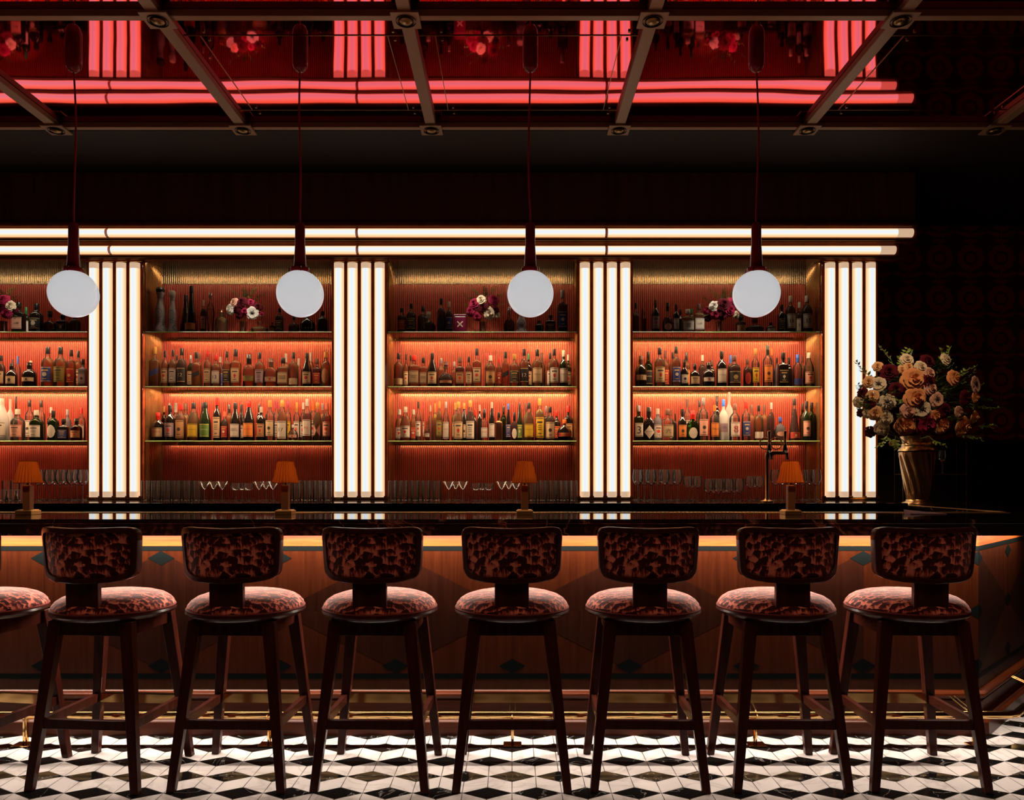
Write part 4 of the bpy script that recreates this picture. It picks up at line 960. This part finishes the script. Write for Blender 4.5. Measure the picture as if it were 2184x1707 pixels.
def sprig_mesh(seed, n_leaf, length, leaf, droop, narrow=.42):
    rnd = random.Random(seed); st = []; N = 10; x = z = 0; ang = rnd.uniform(-.2, .2)
    pts = []
    for i in range(N+1):
        t = i/N; pts.append(Vector((length*(.18*math.sin(t*2.2+seed)*t), length*.08*math.sin(t*3+seed), length*(t-droop*t*t*.5))))
    lf = MB(); stm = MB().tube(pts, [.0022*(1-.6*i/N) for i in range(N+1)], 5)
    for i in range(n_leaf):
        t = .18+.80*i/max(1, n_leaf-1); k = min(int(t*N), N-1); p = pts[k].lerp(pts[k+1], t*N-k)
        sd = 1 if i % 2 else -1; L = leaf*rnd.uniform(.7, 1.15)*(1-.35*t); tw = rnd.uniform(-.9, .9)
        d = Vector((sd*math.cos(.5), math.sin(tw)*.6, .55)).normalized(); sdv = d.cross(Vector((0, 1, .2))).normalized()
        up = d.cross(sdv); vs_ = []
        for q, wq in ((0, .02), (.25, .8), (.5, 1), (.75, .7), (1, .02)):
            c = p+d*L*q+up*L*.16*math.sin(q*PI); 
            vs_ += [tuple(c-sdv*L*narrow*.5*wq), tuple(c+up*(-.04*L)), tuple(c+sdv*L*narrow*.5*wq)]
        lf.add(vs_, [(3*j+u, 3*j+u+1, 3*j+u+4, 3*j+u+3) for j in range(4) for u in (0, 1)])
    return stm, lf
SPM = {}
def sprig(pos, d, length, leaf, n_leaf, mat, label, group, seed, droop=.2, narrow=.42):
    key = (seed, n_leaf, mat.name, round(length, 3), leaf)
    if key not in SPM:
        a, b_ = sprig_mesh(seed, n_leaf, length, leaf, droop, narrow)
        SPM[key] = (a, b_)
    a, b_ = SPM[key]
    root = empty('leafy_sprig', pos); root.rotation_euler = Vector(d).normalized().to_track_quat('Z', 'Y').to_euler()
    a.build('stem', M_stalk, root, True); b_.build('leaves', mat, root, True)
    return tag(root, label, 'foliage', group)
# --- the large bouquet
VD = 5.60; vx = P(1957, 0, VD).x; k_ = VD/F
vz = lambda y: (1071-y)*k_
V = empty('flower_vase', (vx, VD, BZ)); tag(V, 'tall fluted bronze vase holding the large bouquet on the right counter', 'vase')
tw = lambda a, z: 1+.045*math.cos(12*(a+z*2.2))*(1 if .06 < z < .37 else 0)*min(1, max(0, (z-.06)/.03))*min(1, max(0, (.37-z)/.02))
V1 = [(32*k_, 0), (32*k_, .004), (30*k_, .012), (24*k_, .022), (22.5*k_, .032)]
pr = [(22.5*k_+(37-22.5)*k_*t**1.15, .034+(vz(955)-.034-.02)*t) for t in [i/22 for i in range(23)]]
V2 = [(38.5*k_, vz(955)-.012), (37*k_, vz(955)+.004), (31.5*k_, vz(948)), (32*k_, vz(946)), (31*k_, vz(944)), (29.5*k_, vz(940)), (33*k_, vz(930)), (34*k_, vz(927)), (31*k_, vz(930)), (27*k_, vz(940))]
MB().lathe(V1, 48, cap1=False).build('foot', M_vase, V, 60)
MB().lathe(pr, 96, rf=tw, cap0=False, cap1=False).build('fluted_body', M_vase, V, True)
MB().lathe(V2, 48, cap0=False, cap1=True).build('neck', M_vase, V, 40)
BL = """380 485 55 anemone cream upper left|455 640 60 anemone cream left of centre under a leafy sprig|755 705 70 anemone cream at the centre|885 620 60 anemone blush right of centre|1215 490 70 anemone blush at far upper right
240 560 40 ran burg upper left edge|300 650 45 ran burg left edge at mid height|225 735 32 ran burg far left lower edge|470 380 65 ran burg upper left of centre|530 530 55 ran burg left of centre|810 460 60 ran burg upper centre|800 290 60 ran burg along the top|945 720 65 ran burg right of centre|790 830 85 rose mag lower centre|1130 610 65 ran burg right side|310 900 45 ran burg lower left edge|700 780 45 ran burg lower centre left
330 590 50 rose peach upper left below the anemone|355 740 60 rose peach left side|680 440 90 rose orange upper centre|700 600 85 rose orange just above the centre|930 840 70 rose orange lower right of centre|620 840 80 rose orange bottom centre left|1110 850 80 rose orange lower right|1210 770 50 rose orange right edge|1215 600 45 rose orange right edge above the middle|300 470 50 rose peach upper left edge|580 360 36 rose peach top left of centre|640 335 35 rose peach top centre|1030 430 65 rose orange upper right|505 1000 28 rose peach hanging lowest beside the vase neck
625 275 52 rose cream topmost|745 340 52 rose cream upper centre|830 520 52 rose blush above the centre anemone|635 720 58 rose blush left of the centre anemone|280 740 36 rose cream left side|445 780 56 rose cream lower left|410 870 56 ran cream low at the left|960 270 48 rose cream top right|1075 725 45 rose blush right of centre|205 640 45 rose cream far left edge|375 335 42 rose peach top left|815 390 50 rose blush upper right of centre|870 760 50 rose orange beside the magenta rose"""
cb = Vector((P(1962, 845, 5.62).x, 5.62, P(0, 845, 5.62).z))
KW = {'ran': 'ranunculus', 'rose': 'rose', 'anemone': 'dark-eyed anemone'}
def stalk(root, q):
    # thin stem from the bloom down into the vase neck
    e = Vector((vx+(q.x-cb.x)*.12, 5.60, BZ+.42)); mid = (q+e)/2+Vector((0, .05, .02))
    if (q-e).length < .10: return
    bpy.context.view_layer.update()
    iv = root.matrix_world.inverted()
    MB().tube([iv @ (q+(mid-q)*.08), iv @ mid, iv @ e], .0022, 5).build('flower_stem', M_stalk, root, True)
for ln in BL.replace('\n', '|').split('|'):
    t = ln.split(' ', 5); X_, Y_, rp_, kind, colr, where = float(t[0]), float(t[1]), float(t[2]), t[3], t[4], t[5]
    px, py = 1780+X_/4.06, 700+Y_/4.06; dxn, dyn = (px-1960)/155, (py-845)/125
    bulge = math.sqrt(max(.03, 1-min(1, dxn*dxn+dyn*dyn)))
    D_ = 5.62-.30*bulge; q = P(px, py, D_)
    fd = Vector((dxn*.9, -.55-.6*bulge, -dyn*.55))
    r_ = rp_/4.06*D_/F*1.2
    b0 = bloom(q, r_, kind, colr, '%s %s bloom in the large bouquet, %s' % (FLC[colr][1], KW[kind], where), 'blooms of the large bouquet', fd)
    if 'lowest' in where or where in ('far lower left edge', 'lower left edge'): stalk(b0, q)
SPR = [(1905, 800, -.30, .12, 1.0, .26, 'tall leafy sprig rising highest at the top left of the large bouquet'), (1925, 800, .05, .1, 1, .22, 'leafy sprig at the top left of the large bouquet'), (1880, 820, -.75, -.1, .8, .26, 'leafy sprig reaching over the light column from the large bouquet'), (1868, 845, -.8, -.3, .35, .20, 'leafy sprig at the left edge of the large bouquet'),
       (1850, 880, -.5, -.5, .6, .16, 'small leafy sprig low on the left of the large bouquet'), (2010, 800, .45, .1, .9, .26, 'leafy sprig at the top right of the large bouquet'), (2030, 820, .9, .1, .7, .26, 'leafy sprig at the upper right of the large bouquet'), (2060, 870, 1.0, .1, .1, .26, 'leafy sprig at the right edge of the large bouquet'),
       (1895, 925, -.5, -.4, -.55, .14, 'drooping sprig under the left side of the large bouquet'), (1910, 930, -.1, -.5, -.6, .13, 'drooping sprig left of the vase neck'), (1985, 930, .3, -.5, -.5, .14, 'drooping sprig right of the vase neck'), (2040, 925, .8, -.2, -.25, .20, 'sprig at the lower right of the large bouquet'),
       (1885, 850, .3, -.9, .45, .12, 'light green sprig lying across the left anemone of the large bouquet'), (1900, 850, .25, -.9, -.2, .12, 'light green sprig hanging at the centre left of the large bouquet'), (2000, 810, .1, -.2, 1, .24, 'upright sprig with a bud at the top of the large bouquet'), (1950, 800, -.05, 0, 1, .18, 'short sprig at the top centre of the large bouquet'), (2075, 905, .9, -.1, -.1, .18, 'dark sprig at the lower right edge of the large bouquet')]
for i, (px, py, a, b_, c, L, lab) in enumerate(SPR):
    D_ = 5.50 if b_ > -.4 else 5.32
    sprig(P(px, py, D_), (a, b_, c), L, (.056 if L > .15 else .046), 16 if L > .15 else 11, M_leaf, lab, 'sprigs of the large bouquet', i+1)
    if i in (4, 8, 9, 10): stalk([o for o in bpy.data.objects if o.get('label') == lab][0], P(px, py, D_))
rnd = random.Random(5)
for i in range(96):
    a = rnd.uniform(0, 2*PI); e = rnd.uniform(-.9, 1.1); d = Vector((math.cos(a)*math.cos(e), -abs(math.sin(a))*math.cos(e), math.sin(e)*.8))
    sprig(cb+Vector((d.x*rnd.uniform(.05, .34), -.05, d.z*rnd.uniform(.05, .26))), d+Vector((0, -.35, 0)), .15, .055, 12, M_leaf2, 'dark leafy filler tucked between the blooms of the large bouquet', 'leafy filler of the large bouquet', 40+i % 6, .1, .6)
# --- little bouquets on the top shelves
def small(bi, cx, cy, R, cup, blooms, where):
    D_ = 6.17; z = SHZ[0]
    cvx = P(cup, 0, D_).x; c0 = empty('flower_cup', (cvx, D_, z)); tag(c0, 'small copper cup holding the bouquet on the top shelf, '+where, 'vase', 'copper flower cups')
    MB().lathe([(.026, 0), (.027, .004), (.030, .095), (.029, .0955), (.026, .02), (.0, .018)], 24).build('cup_wall', M_cupv, c0, 40)
    MB().lathe([(.031, .088), (.032, .092), (.031, .096)], 24, cap0=False, cap1=False).build('rim', M_brass, c0, True)
    for j, (px, py, r_, kind, col_) in enumerate(blooms):
        dxn, dyn = (px-cx)/R, (py-cy)/R
        q = P(px, py, D_-.06+.05*(dxn*dxn+dyn*dyn))
        pos = ('left' if dxn < -.33 else 'right' if dxn > .33 else 'middle'); vp = ('top' if dyn < -.33 else 'bottom' if dyn > .33 else 'centre')
        bloom(q, r_*D_/F, kind, col_, '%s %s bloom at %s %s of the top shelf bouquet, %s' % (FLC[col_][1], KW[kind], vp, pos, where), 'blooms of the top shelf bouquet, '+where, Vector((dxn*.6, -1, -dyn*.6+.1)))
    for j in range(9):
        a = -.5+j*(PI+1.0)/8; d = Vector((math.cos(a), -.25, math.sin(a)))
        sprig(P(cx+math.cos(a)*R*.45, cy-math.sin(a)*R*.4, D_-.0), d, (.13, .10, .15)[j % 3], .030, 12, M_leaf if j % 2 else M_leaf2, 'green leafy sprig in the top shelf bouquet, '+where, 'sprigs of the top shelf bouquet, '+where, 60+j, .15, .4)
small(1, 522, 655, 38, 518, [(492, 660, 13, 'rose', 'white'), (500, 645, 11, 'rose', 'blush'), (538, 668, 14, 'anemone', 'white'), (522, 665, 9, 'ran', 'mag'), (510, 672, 9, 'ran', 'burg'), (535, 645, 8, 'ran', 'mag'), (550, 655, 10, 'ran', 'burg'), (516, 645, 13, 'ran', 'burg'), (558, 672, 7, 'ran', 'mag'), (505, 660, 10, 'ran', 'burg')], 'second bay')
small(2, 1033, 652, 38, 1030, [(1012, 648, 13, 'rose', 'mag'), (1004, 665, 12, 'ran', 'mag'), (1026, 640, 12, 'rose', 'cream'), (1053, 640, 13, 'ran', 'mag'), (1043, 668, 14, 'rose', 'cream'), (1030, 655, 13, 'ran', 'burg'), (1056, 662, 9, 'ran', 'burg'), (1018, 676, 10, 'ran', 'mag'), (1060, 672, 8, 'rose', 'cream')], 'third bay')
small(3, 1542, 657, 36, 1534, [(1523, 653, 12, 'ran', 'white'), (1508, 662, 9, 'rose', 'mag'), (1525, 671, 12, 'ran', 'mag'), (1543, 650, 16, 'ran', 'burg'), (1556, 662, 14, 'rose', 'mag'), (1562, 645, 12, 'ran', 'mag'), (1541, 672, 12, 'ran', 'burg'), (1570, 672, 9, 'rose', 'cream'), (1510, 678, 9, 'ran', 'burg')], 'rightmost bay')
small(0, 4, 655, 36, 8, [(8, 640, 14, 'ran', 'mag'), (22, 652, 12, 'rose', 'cream'), (14, 668, 13, 'ran', 'mag'), (30, 662, 9, 'ran', 'burg'), (-6, 655, 14, 'rose', 'mag'), (5, 654, 11, 'ran', 'burg')], 'leftmost bay')
for s2 in UNUSED: bpy.data.objects.remove(s2)
# candle jar on the top shelf
D_ = 6.15; cj = empty('candle_jar', (P(982, 0, D_).x, D_, SHZ[0])); tag(cj, 'square crimson candle jar with a pale cross emblem on the top shelf, third bay', 'candle')
MB().box(-.048, .048, -.048, .048, 0, .125).build('jar', MATS['b_maroon'], cj, bevel=.006)
MB().box(-.050, .050, -.050, .050, .1255, .140).build('lid', MATS['b_maroon'], cj, bevel=.004)
em = MB()
for a in (PI/4, -PI/4): em.add([(-.03*math.cos(a)-.004*math.sin(a), -.0486, .062-.03*math.sin(a)+.004*math.cos(a)), (-.03*math.cos(a)+.004*math.sin(a), -.0486, .062-.03*math.sin(a)-.004*math.cos(a)), (.03*math.cos(a)+.004*math.sin(a), -.0486, .062+.03*math.sin(a)-.004*math.cos(a)), (.03*math.cos(a)-.004*math.sin(a), -.0486, .062+.03*math.sin(a)+.004*math.cos(a))], [(0, 1, 2, 3)])
em.build('emblem', M_inkw, cj)
